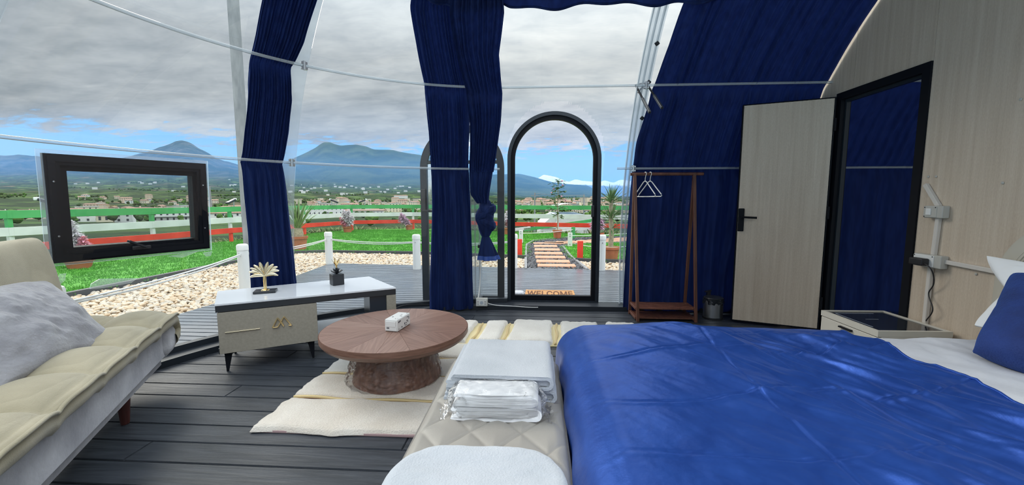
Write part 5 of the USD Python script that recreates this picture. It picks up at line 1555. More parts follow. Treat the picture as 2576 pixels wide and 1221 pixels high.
# the nearest 300 in sight are pieces of their own
azp = np.degrees(np.arctan2(pts[:, 0], pts[:, 1]))
vis_mask = (azp > -56) & (azp < -40) & (dcam > 4.3)
near_idx = [i for i in order if vis_mask[i]][:300]
rest = np.setdiff1d(np.arange(NG), near_idx)
PEB = [pebble_mesh(k) for k in range(6)]
sc = 0.0255 * (0.65 + 0.7 * r_.random(NG))
rot = np.stack([r_.uniform(-0.5, 0.5, NG), r_.uniform(-0.5, 0.5, NG), r_.uniform(0, 6.28, NG)], 1)
zz = -0.048 + 0.03 * r_.random(NG)
from scipy.spatial.transform import Rotation
for i in near_idx:
    v_, f_ = PEB[i % 6]
    w_ = Rotation.from_euler('xyz', rot[i]).apply(v_ * sc[i]) + [pts[i, 0], pts[i, 1], zz[i] + 0.012]
    obj('pebble', (w_, f_), M['pebble'][i % 3], grav, smooth=True)
instancer('pebbles', [(PEB[k], M['pebble'][k % 3]) for k in range(6)], np.c_[pts[rest], zz[rest]], np.repeat(sc[rest][:, None], 3, 1), rot[rest], grav)

# turf
turf_poly = Polygon(LE[:] + FENCE[::-1]).buffer(0.0)
fence_line = LineString(FENCE)
turf_poly = Polygon(LE + [(FENCE[-1][0] + 0.5, FENCE[-1][1])] + [(x * 1.03, y * 1.02 + 0.12) for x, y in FENCE[::-1]]).difference(path_poly)
solo('artificial_turf', extr(turf_poly, -0.10, 0.0), M['turf'], 'bright green artificial turf lawn between pebbles and fence', 'lawn', smooth=False, kind='structure')
# short pile standing up from the sheet
tv = []
r_ = np.random.default_rng(9)
for k in range(3):
    vs, fs = [], []
    for b in range(14):
        x, y = r_.uniform(-0.10, 0.10, 2)
        a_ = r_.uniform(0, 6.28)
        h_ = r_.uniform(0.018, 0.036)
        w_ = 0.006
        dx, dy_ = math.cos(a_) * w_, math.sin(a_) * w_
        lx, ly = r_.uniform(-0.015, 0.015, 2)
        n0 = len(vs)
        vs += [(x - dx, y - dy_, 0), (x + dx, y + dy_, 0), (x + lx, y + ly, h_)]
        fs.append((n0, n0 + 1, n0 + 2))
    tv.append((np.array(vs), np.array(fs)))
tp_, r2 = scatter(turf_poly.intersection(sbox(-8.8, 3.5, 3, 15)), 9000, 12)
tz_ = np.zeros(len(tp_))
pile = instancer('turf_pile', [(m_, M['turfpile']) for m_ in tv], np.c_[tp_, tz_], np.ones((len(tp_), 3)), np.stack([0 * tz_, 0 * tz_, r2.uniform(0, 6.28, len(tz_))], 1), '/World')
tag(stage.GetPrimAtPath(pile), 'short green pile of the artificial turf', 'turf')
ed = thing('turf_edging', 'dark plastic edging strip along the turf', 'edging')
el = LineString(LE)
for seg in (LineString(LE).difference(path_poly.buffer(0.02)).geoms if LineString(LE).difference(path_poly.buffer(0.02)).geom_type == 'MultiLineString' else [el]):
    obj('strip', extr(seg.buffer(0.035, cap_style='flat'), -0.1, 0.035), M['edging'], ed, smooth=False)

# stepping path of orange timbers in slate chips
pth = thing('path_1', 'garden path of orange timbers in dark slate chips', None, kind='structure')
obj('slate_bed', extr(path_poly, -0.12, -0.02), M['darksoil'], pth, smooth=False)
pts, r_ = scatter(path_poly.intersection(sbox(-1, 6, 4, 13)), 5200, 15)
sc = 0.026 * (0.6 + 0.8 * r_.random(len(pts)))
instancer('slate_chips', [(PEB[k], M['slate'][k % 2]) for k in range(4)], np.c_[pts, np.full(len(pts), -0.014)], np.repeat(sc[:, None], 3, 1), np.stack([r_.uniform(-.6, .6, len(pts)), r_.uniform(-.6, .6, len(pts)), r_.uniform(0, 6.28, len(pts))], 1), pth)
for k, (ya, yb, x0, x1) in enumerate(((6.78, 7.02, 0.02, 0.66), (7.22, 7.52, 0.00, 0.60), (7.76, 8.06, -0.02, 0.56), (8.34, 8.66, -0.04, 0.54), (8.98, 9.32, -0.04, 0.52), (9.68, 10.04, -0.06, 0.50))):
    obj('timber', moved(cbox(x0, x1, ya, yb, -0.045, 0.012, 0.006), (0, 0, 0)), M['timber'], pth, smooth=False)
for k in range(11):
    t = k / 10.0
    c = np.array([0.32 + 2.9 * t, 10.55 + 1.75 * t - 0.15 * math.sin(PI * t)])
    a_ = math.radians(12 - 62 * min(1, t * 1.6 + 0.1))
    obj('timber', moved(cbox(-0.40, 0.40, -0.13, 0.13, -0.045, 0.010, 0.006), (c[0], c[1], 0), a_ + PI / 2 * 0), M['timber'], pth, smooth=False)
for line in ([(-0.17, 6.55), (-0.21, 8.0), (-0.25, 10.2), (-0.07, 11.35), (1.08, 12.55)], [(0.82, 6.55), (0.68, 8.2), (0.64, 9.85), (1.02, 10.35), (2.37, 10.95), (4.3, 11.9)]):
    obj('path_edging', extr(LineString(line).buffer(0.022, cap_style='flat'), -0.1, 0.012), M['lamppost'], pth, smooth=False)

# ------------------------------------------------------------------ bollards and ropes round the deck
BOL = [((-3.06, 2.36), 'white bollard beyond the sofa cushion'), ((-3.66, 4.86), 'white bollard beside the cabinet curtain'), ((-3.60, 6.86), 'white bollard at the far left corner of the deck'),
       ((-1.92, 6.42), 'white bollard left of the folded back door leaf'), ((-0.37, 6.62), 'white bollard seen just inside the left of the arched doorway'), ((1.03, 6.50), 'white bollard beside the big yucca pot')]
bprof = [(0, 0), (0.062, 0), (0.062, 0.48), (0.064, 0.482), (0.066, 0.486), (0.066, 0.535), (0.060, 0.552), (0.045, 0.560), (0, 0.562)]
b0 = None
for (x, y), lab in BOL:
    if b0 is None:
        b0 = thing('bollard', lab, 'bollard', (x, y, 0), 0, 'white bollards round the deck')
        obj('post', lathe(bprof[:4] + [(0, 0.482)], 28), M['post'], b0)
        obj('cap', lathe([(0, 0.480)] + bprof[3:], 28), M['whiteplastic'], b0)
        s = cyl(0.007, 0, 0.012, 8)
        s.apply_transform(rotm(PI / 2, 'x'))
        s.apply_translation((0, -0.060, 0.44))
        obj('eye_screw', s, M['steel'], b0)
    else:
        dup(b0, (x, y, 0), 0, lab)
for k in range(len(BOL) - 1):
    if k == 4:
        continue                                    # the way to the path stays open
    a_, b_ = np.array([*BOL[k][0], 0.44]), np.array([*BOL[k + 1][0], 0.44])
    t = thing('rope', 'white double rope slung between ' + ['the sofa side bollards', 'the cabinet curtain bollard and deck corner bollard', 'deck corner bollard and the next one right', 'the two bollards behind the door leaf'][k], 'rope')
    for sg_, off_ in ((0.035, 0.0), (0.05, 0.012)):
        s = np.linspace(0, 1, 24)
        P = a_ + (b_ - a_) * s[:, None]
        P[:, 2] -= sg_ * 4 * s * (1 - s) + off_
        obj('strand', tube(P, 0.008, 6), M['rope'], t, smooth=True)
# path posts with rope
PP_ = [((-0.40, 10.5), 'railwhite', 'white flat post with small fittings, left of the timber path'), ((-0.34, 8.1), 'railred', 'red flat post behind the doorway bollard'),
       ((0.80, 9.80), 'railwhite', 'white flat post with small fittings, right where the path bends'), ((1.06, 11.9), 'railgreen', 'green flat post beyond the path bend'), ((0.83, 7.80), 'railred', 'red flat post on the turf right of the path')]
pp = {}
for (x, y), mm, lab in PP_:
    t = thing('path_post', lab, 'post', (x, y, 0), 4)
    w_ = 0.055
    obj('board', rbox(-w_, w_, -0.018, 0.018, 0, 0.335, 0.012, 8), M[mm], t)
    obj('rope_eye', moved(cyl(0.008, -0.03, 0.03, 8), (w_ * 0.4, 0, 0.255)), M['steel'], t)
    if mm == 'railwhite':
        obj('fitting', join(*[cbox(-0.012, 0.004, -0.022, -0.015, z_, z_ + 0.018, 0.002) for z_ in (0.05, 0.24, 0.29)]), M['slot'], t, smooth=False)
rp = lambda a_, b_, sg_: (np.array(a_) + (np.array(b_) - np.array(a_)) * np.linspace(0, 1, 20)[:, None]) - np.array([0, 0, 1.0]) * (sg_ * 4 * np.linspace(0, 1, 20) * (1 - np.linspace(0, 1, 20)))[:, None]
solo('rope', tube(rp((-0.40, 10.5, 0.26), (1.06, 11.9, 0.26), 0.03), 0.010, 6), M['rope'], 'white rope crossing the turf in front of the flowering tree pot', 'rope', smooth=True)
solo('rope', tube(rp((0.80, 9.8, 0.26), (3.4, 11.2, 0.30), 0.03), 0.010, 6), M['rope'], 'white rope along the bend of the timber path', 'rope', smooth=True)
solo('rope', tube(rp((0.83, 7.80, 0.26), (2.3, 8.4, 0.30), 0.10), 0.009, 6), M['rope'], 'white rope hanging right from the red post on the turf', 'rope', smooth=True)

# grey lamp post outside on the left
lp = thing('outdoor_post', 'tall weathered grey square post outside on the left, behind the curtain', 'post', (-4.42, 6.02, 0), 36)
obj('shaft', cbox(-0.075, 0.075, -0.05, 0.05, 0.0, 5.2, 0.004), M['lamppost'], lp, smooth=False)
obj('base_plate', cbox(-0.12, 0.12, -0.12, 0.12, -0.05, 0.015, 0.004), M['steel'], lp, smooth=False)
obj('top_cap', cbox(-0.085, 0.085, -0.06, 0.06, 5.2, 5.22, 0.003), M['lamppost'], lp, smooth=False)

# doormat outside
dm = thing('doormat', 'brown coir doormat reading WELCOME outside the open doorway', 'doormat', (0.16, 4.72, 0.0), -1)
obj('mat', rbox(-0.29, 0.29, -0.20, 0.20, 0, 0.016, 0.006, 8), M['coir'], dm)
tm_ = meshkit.text_mesh('WELCOME', 0.10, 0.002, bold=True)
ext = tm_.bounds
tm_.apply_translation((-(ext[0][0] + ext[1][0]) / 2, -(ext[0][1] + ext[1][1]) / 2, 0.0155))
sx = 0.53 / (ext[1][0] - ext[0][0])
tm_.vertices[:, 0] *= sx
tm_.vertices[:, 1] *= 2.3
obj('lettering', tm_, M['coirdark'], dm, smooth=False)
obj('border_print', join(cbox(-0.26, 0.26, 0.172, 0.178, 0.0155, 0.0172, 0.0003), cbox(-0.26, 0.26, -0.178, -0.172, 0.0155, 0.0172, 0.0003)), M['coirdark'], dm, smooth=False)
solo('floor_cloth', fur_pad(-0.33, -0.14, 4.66, 4.82, 0.03, seed=77, n=(30, 20)), M['towel'], 'small crumpled white cloth on the deck beside the doormat', 'cloth', smooth=True)

# ------------------------------------------------------------------ pots and plants
def pot(parent, r, h, soil=True):
    pf_ = [(0, 0), (r * 0.74, 0), (r * 0.90, h * 0.80), (r, h * 0.82), (r * 1.02, h), (r * 0.93, h), (r * 0.90, h * 0.9), (0, h * 0.9)]
    obj('pot', lathe(pf_, 32), M['terracotta'], parent, smooth=30)
    if soil:
        obj('pebble_mulch', lathe([(0, h * 0.88), (r * 0.9, h * 0.9), (r * 0.88, h * 0.95), (r * 0.4, h * 1.0), (0, h * 1.0)], 24), M['soil'], parent)


def blade(L, w, tilt, az, base, droop=0.25, n=7):
    s = np.linspace(0, 1, n)
    r_ = L * (s * math.cos(tilt) + droop * s ** 2 * 0.25)
    z_ = L * (s * math.sin(tilt) - droop * s ** 2.2 * 0.35)
    w_ = w * np.clip(np.minimum(0.55 + 1.5 * s, 1.35 * (1 - s) ** 0.75), 0.01, 1)
    up_ = 0.25 * w_
    ctr_ = np.stack([r_, 0 * s, z_], 1)
    q_ = np.stack([ctr_ + np.stack([0 * s, w_, up_], 1), ctr_, ctr_ + np.stack([0 * s, -w_, up_], 1), ctr_ - [0, 0, 0.004], ctr_ + np.stack([0 * s, w_, up_], 1)], 1)
    return moved(grid(q_), base, az)


def leaf_crown(parent, zc, n, L, w, seed, mm, lo=-15, hi=85, rad_=0.02):
    r_ = random.Random(seed)
    for k in range(n):
        t = math.radians(lo + (hi - lo) * ((k + 0.5) / n) ** 0.8)
        a_ = k * 2.399 + r_.uniform(-.2, .2)
        obj('leaf', blade(L * r_.uniform(0.8, 1.1), w, t, a_, (rad_ * math.cos(a_), rad_ * math.sin(a_), zc + r_.uniform(-0.04, 0.04))), mm, parent, smooth=True)


y1 = thing('potted_yucca', 'pale upright yucca in a terracotta pot beside the left curtain', 'potted plant', (-5.34, 8.85, 0))
pot(y1, 0.20, 0.30)
obj('stump', lathe([(0, 0.28), (0.10, 0.28), (0.115, 0.36), (0.09, 0.47), (0, 0.5)], 20), M['trunk'], y1)
leaf_crown(y1, 0.46, 46, 0.72, 0.026, 4, M['yuccapale'], 40, 89)
y2 = thing('potted_yucca', 'tall green yucca with rough trunk in a big terracotta pot right of the doorway', 'potted plant', (1.39, 7.74, 0))
pot(y2, 0.175, 0.235)
obj('trunk', tube([(0, 0, 0.2), (0.01, 0, 0.45), (0.0, 0.01, 0.72), (-0.01, 0.01, 1.0), (0, 0.0, 1.12)], [0.05, 0.045, 0.042, 0.040, 0.03], 12), M['trunk'], y2, smooth=True)
leaf_crown(y2, 1.08, 34, 0.34, 0.020, 5, M['yucca'], -5, 88)
leaf_crown(y2, 0.78, 26, 0.34, 0.018, 6, M['yucca'], -25, 70, 0.04)
leaf_crown(y2, 0.58, 12, 0.28, 0.016, 7, M['yucca'], -35, 40, 0.04)

tr = thing('flowering_tree', 'slim flowering tree with lilac blossoms in a terracotta pot on the turf', 'potted tree', (0.61, 12.06, 0))
pot(tr, 0.14, 0.24)
obj('stem', tube([(0, 0, 0.2), (0.01, 0, 0.5), (-0.01, 0, 0.9), (0.01, 0, 1.3), (0, 0, 1.62)], [0.016, 0.014, 0.012, 0.009, 0.005], 8), M['trunk'], tr, smooth=True)
obj('stake', tube([(0.03, 0, 0.2), (0.035, 0, 1.0)], 0.009, 6), M['post'], tr)
r_ = random.Random(5)
for k in range(20):
    z0 = 0.55 + 1.05 * k / 19
    a_ = k * 2.4
    Lb = 0.20 * (1 - 0.5 * abs((z0 - 0.95) / 0.7)) + 0.04
    e_ = (Lb * math.cos(a_), Lb * math.sin(a_) * 0.8, z0 + 0.09)
    br = obj('branch', tube([(0, 0, z0), (e_[0] * 0.5, e_[1] * 0.5, z0 + 0.06), e_], [0.005, 0.004, 0.002], 5), M['trunk'], tr, smooth=True)
    for j in range(9):
        q_ = np.array(e_) * (0.4 + 0.65 * j / 8) * np.array([1, 1, 0]) + [0, 0, z0 + 0.09 * (0.4 + 0.6 * j / 8)]
        q_ += np.array([r_.uniform(-.04, .04), r_.uniform(-.04, .04), r_.uniform(-.03, .04)])
        obj('leaf', blade(r_.uniform(0.075, 0.12), 0.030, r_.uniform(-0.4, 0.6), r_.uniform(0, 6.28), q_, 0.3, 4), M['shrubleaf'], br, smooth=True)
    if k > 6 and k % 2 == 0:
        obj('blossom', moved(as_tm((np.array(trimesh.creation.icosphere(1, 0.026).vertices) * (0.8 + 0.4 * noise1(np.array(trimesh.creation.icosphere(1, 1.0).vertices) * 3, k))[:, None], np.array(trimesh.creation.icosphere(1, 1.0).faces))), (e_[0] * 1.05, e_[1] - 0.03, e_[2] + 0.02)), M['pinkflower'], br, smooth=True)


def plume(parent, base, top, r0, mm, seed, n=190):
    """A fluffy plume: a stem thick with short curling tufts."""
    r_ = np.random.default_rng(seed)
    b_, t_ = np.array(base, float), np.array(top, float)
    ms = [tube([b_, (b_ + t_) / 2, t_], 0.004, 5)]
    for k in range(n):
        s = 0.22 + 0.78 * r_.random()
        c = b_ + (t_ - b_) * s
        a_ = r_.uniform(0, 6.28)
        L = r0 * 1.35 * (0.6 + 0.6 * r_.random()) * math.sin(PI * (0.25 + 0.70 * s)) ** 0.7
        ms.append(blade(L, L * 0.26, r_.uniform(-0.5, 0.9), a_, c, 0.5, 4))
    obj('plume', join(*ms), mm, parent, smooth=True)


def pampas(loc_, lab, parts, seed, r=0.165, h=0.205):
    t = thing('pampas_pot', lab, 'potted plant', (*loc_, 0))
    pot(t, r, h)
    for k, (dx, dz, rr, mm, z0) in enumerate(parts):
        plume(t, (dx * 0.2, 0, z0), (dx, 0.0, dz), rr, M[mm], seed + k)


pampas((-6.51, 13.74), 'terracotta pot of white and pink plumes right of the pale yucca', ((-0.24, 0.52, 0.10, 'plumepink', 0.18), (-0.10, 0.44, 0.10, 'plumepink', 0.18), (-0.12, 0.80, 0.11, 'plumewhite', 0.2), (0.06, 0.78, 0.11, 'plumewhite', 0.2), (0.20, 0.58, 0.10, 'plumewhite', 0.2)), 11)
pampas((-4.74, 14.98), 'terracotta pot of lilac plumes left of the arched door leaf', ((-0.30, 0.62, 0.13, 'plumelilac', 0.18), (-0.22, 0.42, 0.13, 'plumelilac', 0.18), (-0.36, 0.50, 0.12, 'plumelilac', 0.18)), 31, 0.145, 0.20)
pampas((-1.02, 13.3), 'terracotta pot of white and pink plumes at the left edge of the doorway', ((0.05, 0.75, 0.10, 'plumewhite', 0.2), (0.10, 0.55, 0.10, 'plumepink', 0.2), (-0.12, 0.6, 0.1, 'plumewhite', 0.2)), 41, 0.17, 0.21)
pampas((-7.45, 6.18), 'terracotta pot of white and pink plumes seen through the black window', ((-0.06, 0.78, 0.10, 'plumewhite', 0.13), (0.0, 0.60, 0.10, 'plumewhite', 0.13), (0.14, 0.52, 0.09, 'plumepink', 0.13), (0.02, 0.46, 0.10, 'plumewhite', 0.13), (0.16, 0.42, 0.09, 'plumepink', 0.13)), 51, 0.185, 0.135)
pampas((1.75, 11.6), 'terracotta pot of lilac plumes behind the tall yucca', ((-0.10, 0.72, 0.12, 'plumelilac', 0.2), (0.05, 0.60, 0.12, 'plumelilac', 0.2), (-0.18, 0.5, 0.12, 'plumelilac', 0.2)), 61, 0.15, 0.2)

# ------------------------------------------------------------------ the green, white and red rail fence
fe = thing('fence', 'rail fence of green, white and red boards round the lawn', 'fence')
fl = LineString(FENCE)
BH = {'railgreen': (0.80, 0.935), 'railwhite': (0.505, 0.65), 'railred': (0.235, 0.37)}
corners = [np.array(q) for q in FENCE]
for k, (a_, b_) in enumerate(zip(corners[:-1], corners[1:])):
    L = np.linalg.norm(b_ - a_)
    nseg = max(1, int(round(L / 2.1)))
    for j in range(nseg):
        p_, q_ = a_ + (b_ - a_) * j / nseg, a_ + (b_ - a_) * (j + 1) / nseg
        out_ = np.array([-(b_ - a_)[1], (b_ - a_)[0]]) / L
        for mm, (z0, z1) in BH.items():
            u_ = (q_ - p_) / np.linalg.norm(q_ - p_)
            obj('rail', bar((*(p_ - u_ * 0.03), (z0 + z1) / 2), (*(q_ + u_ * 0.03), (z0 + z1) / 2), 0.026, z1 - z0), M[mm], fe, smooth=False)
        pc = p_ + out_ * 0.035
        pst = obj('post', cbox(pc[0] - 0.035, pc[0] + 0.035, pc[1] - 0.035, pc[1] + 0.035, -0.5, 0.30, 0.004), M['railred'], fe, smooth=False)
        obj('post_white', cbox(pc[0] - 0.034, pc[0] + 0.034, pc[1] - 0.034, pc[1] + 0.034, 0.30, 0.60, 0.004), M['railwhite'], pst, smooth=False)
        obj('post_green', cbox(pc[0] - 0.035, pc[0] + 0.035, pc[1] - 0.035, pc[1] + 0.035, 0.60, 0.93, 0.004), M['railgreen'], pst, smooth=False)


def floodlight(x, y, z, rz, lab):
    t = thing('floodlight', lab, 'floodlight', (x, y, z), rz)
    obj('stem', tube([(0, 0, -0.02), (0, 0, 0.10), (0.02, 0, 0.16)], 0.012, 8), M['steel'], t, smooth=True)
    hd_ = moved(rbox(-0.03, 0.22, -0.06, 0.06, -0.025, 0.025, 0.012, 8), (0, 0, 0), 0.4, 'y')
    obj('head', moved(hd_, (0.0, 0, 0.17)), M['blacksatin'], t)
    obj('bracket', moved(rbox(-0.07, 0.0, -0.03, 0.03, -0.03, 0.03, 0.012, 8), (-0.01, 0, 0.19)), M['whiteplastic'], t)


floodlight(-7.02, 13.72, 0.94, 10, 'small floodlight on the green rail behind the white and pink plumes')
floodlight(-8.74, 6.75, 0.94, 40, 'small floodlight on the green rail at the far left edge')
floodlight(-8.10, 10.55, 0.94, -100, 'small floodlight on the green rail beside the left curtain')
floodlight(-6.3, 14.75, 0.94, 200, 'small floodlight on the green rail left of the lilac plumes')

# ------------------------------------------------------------------ the valley, the town and the mountains
FH = np.array([-math.sin(YAW), math.cos(YAW), 0.0])          # level forward direction
QD = [3, 14, 16, 22, 40, 60, 100, 150, 250, 400, 700, 1000, 1300, 1600, 2000, 2600, 3200, 4000, 5000, 6500]
QZ = [-0.75, -0.75, -0.85, -1.6, -3.6, -5.3, -7.5, -9.0, -12.5, -18.0, -25.0, -24.0, -16.0, -6.0, 10.0, 40.0, 75.0, 140.0, 230.0, 330.0]


def ground(px, depth):
    """Height of the land, by direction (as the picture column it crosses) and level distance ahead."""
    px, depth = np.broadcast_arrays(np.asarray(px, float), np.asarray(depth, float))
    z = np.interp(depth, QD, QZ)
    side = np.interp(px, [-900, 200, 640, 900, 1150, 1320, 1700, 2600], [1.25, 1.35, 1.2, 0.85, 0.75, 0.12, 0.05, 0.05])
    far_ = np.clip((depth - 1200) / 700, 0, 1)
    base = np.interp(depth, [1200, 1600, 2600, 6500], [-18, -8, 8, 40])
    z = z * (1 - far_) + far_ * (base + (z - base) * side)
    near_hill = np.interp(px, [-900, 0, 560, 720], [1, 1, 0.5, 0]) * 26 * np.exp(-((depth - 1500) / 500) ** 2)
    t = (px - 1288) / F
    wx, wy = t * depth, depth
    amp = np.clip((depth - 120) / 1500, 0, 1) * 26
    z = z + near_hill + amp * (fbm(np.stack([wx / 330.0, wy / 420.0, 0 * wx], -1), 4, 90) - 0.5)
    return z


def land(px, depth, dz=0.0):
    t = (np.asarray(px, float) - 1288) / F
    d_ = np.asarray(depth, float)
    xy = d_[..., None] * (FH[:2] + t[..., None] * RT[:2]) if np.ndim(d_) else d_ * (FH[:2] + t * RT[:2])
    z = ground(px, depth) + dz
    return np.concatenate([xy, np.asarray(z)[..., None]], -1) if np.ndim(d_) else np.array([xy[0], xy[1], float(z)])


M['fields'] = mat('fields_and_woods', {
    'g': ('geometry', {}), 'm': ('mapping', {'scale': (1.0, 0.7, 0.0), 'rotation': (0, 0, 0.5)}), 'v': ('voronoi_texture', {'scale': 0.0085, 'randomness': 1.0}),
    'n': ('noise_texture', {'scale': 0.011, 'detail': 6.0, 'roughness': 0.65}), 'n2': ('noise_texture', {'scale': 0.25, 'detail': 4.0}), 's': ('separate_xyz', {}),
    'r': ('rgb_ramp', {'ramp': [(0.0, (0.06, 0.125, 0.03)), (0.2, (0.12, 0.21, 0.05)), (0.42, (0.085, 0.165, 0.04)), (0.6, (0.17, 0.26, 0.075)), (0.75, (0.065, 0.125, 0.030)), (0.90, (0.21, 0.165, 0.095)), (1.0, (0.14, 0.22, 0.06))], 'interpolate': False}),
    'w': ('rgb_ramp', {'ramp': [(0.42, (0, 0, 0)), (0.50, (1, 1, 1))]}), 'k': ('mix_color', {'b': (0.022, 0.05, 0.018)}), 'k2': ('mix_color', {'blend_type': 'multiply', 'fac': 0.5}), 'p': ('principled_bsdf', {'roughness': 0.95, 'specular_ior_level': 0.1})},
    [('g.position', 'm.vector'), ('m.vector', 'v.vector'), ('g.position', 'n.vector'), ('g.position', 'n2.vector'), ('v.color', 's.vector'), ('s.x', 'r.fac'),
     ('n.fac', 'w.fac'), ('r.color', 'k.a'), ('w.color', 'k.fac'), ('k.result', 'k2.a'), ('n2.color', 'k2.b'), ('k2.result', 'p.base_color')])
M['mount'] = noisy('wooded_mountain', (0.020, 0.045, 0.020), (0.055, 0.085, 0.035), 0.0022, 0.95, coords='world', detail=8, lo=0.42, hi=0.6, specular_ior_level=0.1)
M['rockmount'] = noisy('rocky_wooded_mountain', (0.020, 0.042, 0.022), (0.085, 0.095, 0.075), 0.0035, 0.95, coords='world', detail=8, lo=0.45, hi=0.62, specular_ior_level=0.1)
M['snowmount'] = mat('snowy_mountain', {
    'g': ('geometry', {}), 's': ('separate_xyz', {}), 'n': ('noise_texture', {'scale': 0.0016, 'detail': 8.0, 'roughness': 0.7}), 'a': ('math', {'math_type': 'multiply_add', 'value2': 900.0}),
    'mr': ('map_range', {'from_min': 1180.0, 'from_max': 1330.0, 'clamp': True}), 'k': ('mix_color', {'a': (0.10, 0.12, 0.13), 'b': (0.92, 0.92, 0.92)}), 'p': ('principled_bsdf', {'roughness': 0.8})},
    [('g.position', 's.vector'), ('g.position', 'n.vector'), ('n.fac', 'a.value1'), ('s.z', 'a.value3'), ('a.value', 'mr.value'), ('mr.result', 'k.fac'), ('k.result', 'p.base_color')])

gx = np.linspace(-1250, 3000, 260)
gd = np.concatenate([np.linspace(4, 60, 24), np.geomspace(64, 6500, 110)])
GX, GD = np.meshgrid(gx, gd, indexing='ij')
solo('valley_land', grid(land(GX, GD)), M['fields'], 'patchwork green valley land falling away beyond the fence', 'land', smooth=True, kind='structure')
# the plot of ground under the deck, turf and pebbles
solo('ground_1', extr(Polygon([(-9.9, -1.5), (-9.3, 6.4), (-8.6, 10.6), (-7.0, 15.0), (-4.7, 15.9), (4.0, 13.6), (6.0, 12.0), (6.0, -1.5)]), -0.6, -0.11), M['soil'], 'plot of ground under the deck and the lawn', 'ground', smooth=False, kind='structure')


def mountain(name, ridge, D, lab, mm, front=0.55, seed=1, rough=0.16, n=240, back=0.15):
    rp_ = np.array(ridge, float)
    px = np.linspace(rp_[0, 0], rp_[-1, 0], n)
    from scipy.interpolate import PchipInterpolator
    py = PchipInterpolator(rp_[:, 0], rp_[:, 1])(px)
    py = py + rough * 12 * (fbm(np.stack([px / 16.0, px * 0, px * 0 + seed], -1), 4, seed) - 0.5)
    zr = H + (504 - py) / F * D
    S_ = np.concatenate([np.linspace(0, 1, 40), np.linspace(1, 0.3, 8)[1:]])
    rows = []
    for k, s in enumerate(S_):
        onfront = k < 40
        dep = D * (front + (1 - front) * s) if onfront else D * (1 + back * (1 - s) / 0.7)
        zb = ground(px, np.full_like(px, min(D * front, 6400.0))) - 10
        t = (px - 1288) / F
        wx, wy = t * dep, np.full_like(px, dep)
        h_ = zb + (zr - zb) * (s ** 1.45 if onfront else s)
        rid_ = np.abs(fbm(np.stack([wx / 900.0, wy / 1400.0, wx * 0 + seed], -1), 5, seed) - 0.5) * 2
        h_ = h_ + rough * (zr - zb) * (0.35 - rid_) * 4 * s * (1 - s if onfront else 0)
        rows.append(np.concatenate([dep * (FH[:2] + t[:, None] * RT[:2]), h_[:, None]], 1))
    solo(name, grid(np.array(rows)), M[mm], lab, 'mountain', smooth=True, kind='structure')


mountain('mountain', [(540, 478), (640, 452), (700, 425), (735, 406), (770, 390), (800, 376), (815, 366), (826, 361), (836, 361), (850, 366), (870, 369), (900, 367), (925, 371), (950, 379), (990, 380), (1020, 386), (1055, 391), (1100, 402), (1160, 425), (1230, 455), (1300, 484)], 9000,
         'big green mountain with a pointed summit between the curtains', 'mount', seed=3, rough=0.12)
mountain('mountain', [(-500, 430), (-300, 404), (-100, 402), (0, 396), (60, 392), (100, 395), (180, 402), (260, 404), (330, 398), (370, 388), (400, 380), (430, 369), (455, 360), (470, 357), (490, 362), (515, 376), (540, 389), (556, 399), (600, 412), (660, 430), (740, 470)], 8600,
         'craggy dome shaped mountain above the black window', 'rockmount', seed=5, rough=0.38)
mountain('mountain', [(1060, 490), (1150, 455), (1240, 440), (1285, 439), (1300, 438), (1330, 443), (1360, 451), (1390, 459), (1420, 463), (1450, 465), (1474, 467), (1486, 472), (1500, 482), (1525, 489), (1600, 498)], 8200,
         'long dark blue ridge seen through the arched doorway', 'mount', seed=8, rough=0.08)
mountain('mountain', [(1240, 480), (1330, 458), (1348, 452), (1358, 446), (1368, 441), (1385, 444), (1400, 447), (1415, 453), (1430, 457), (1445, 452), (1460, 455), (1480, 457), (1500, 459), (1520, 455), (1540, 459), (1560, 453), (1590, 456), (1650, 466), (1760, 485)], 23000,
         'snow capped mountain range on the far horizon', 'snowmount', front=0.9, seed=11, rough=0.22, n=300, back=0.03)

# haze lying over the far valley
hz = mat('blue_haze', {'v': ('principled_volume', {'color': (0.17, 0.44, 0.90), 'density': 1.0e-4, 'anisotropy': 0.0})}, [], surface=None, volume='v.volume')
hb_ = box(-16000, 9000, 2500, 12500, -80, 640)
solo('haze', hb_, hz, 'blue haze over the far valley and the foot of the mountains', 'haze', smooth=False, kind='stuff')

# trees
M['treeleaf'] = [noisy('tree_crown_%s' % k, a, b, 0.9, 0.9, coords='object', detail=5, specular_ior_level=0.15) for k, a, b in (('dark', (0.018, 0.045, 0.014), (0.05, 0.095, 0.026)), ('olive', (0.045, 0.075, 0.025), (0.10, 0.14, 0.05)), ('bright', (0.04, 0.10, 0.018), (0.10, 0.19, 0.035)))]


def crown(seed, sub=2):
    r_ = np.random.default_rng(seed)
    ms = []
    for k in range(5):
        m_ = trimesh.creation.icosphere(sub, 1.0)
        v_ = np.array(m_.vertices)
        v_ *= (0.75 + 0.55 * fbm(v_ * 2.2 + seed * 9 + k, 3, seed + k))[:, None]
        c = np.array([r_.uniform(-1.2, 1.2), r_.uniform(-1.2, 1.2), r_.uniform(2.2, 4.6)])
        ms.append(trimesh.Trimesh(v_ * r_.uniform(1.2, 1.9) + c, m_.faces, process=False))
    return join(*ms)


TREE_KINDS = [('dark_tree', 'dark rounded tree in the valley', 'dark trees in the valley'), ('olive_tree', 'grey green olive tree in the valley', 'olive trees in the valley'), ('leafy_tree', 'fresh green leafy tree in the valley', 'leafy trees in the valley')]
tree0 = {}
TAKEN = []


def free(p, r):
    for q, s_ in TAKEN:
        if math.hypot(p[0] - q[0], p[1] - q[1]) < r + s_:
            return False
    TAKEN.append((p, r))
    return True



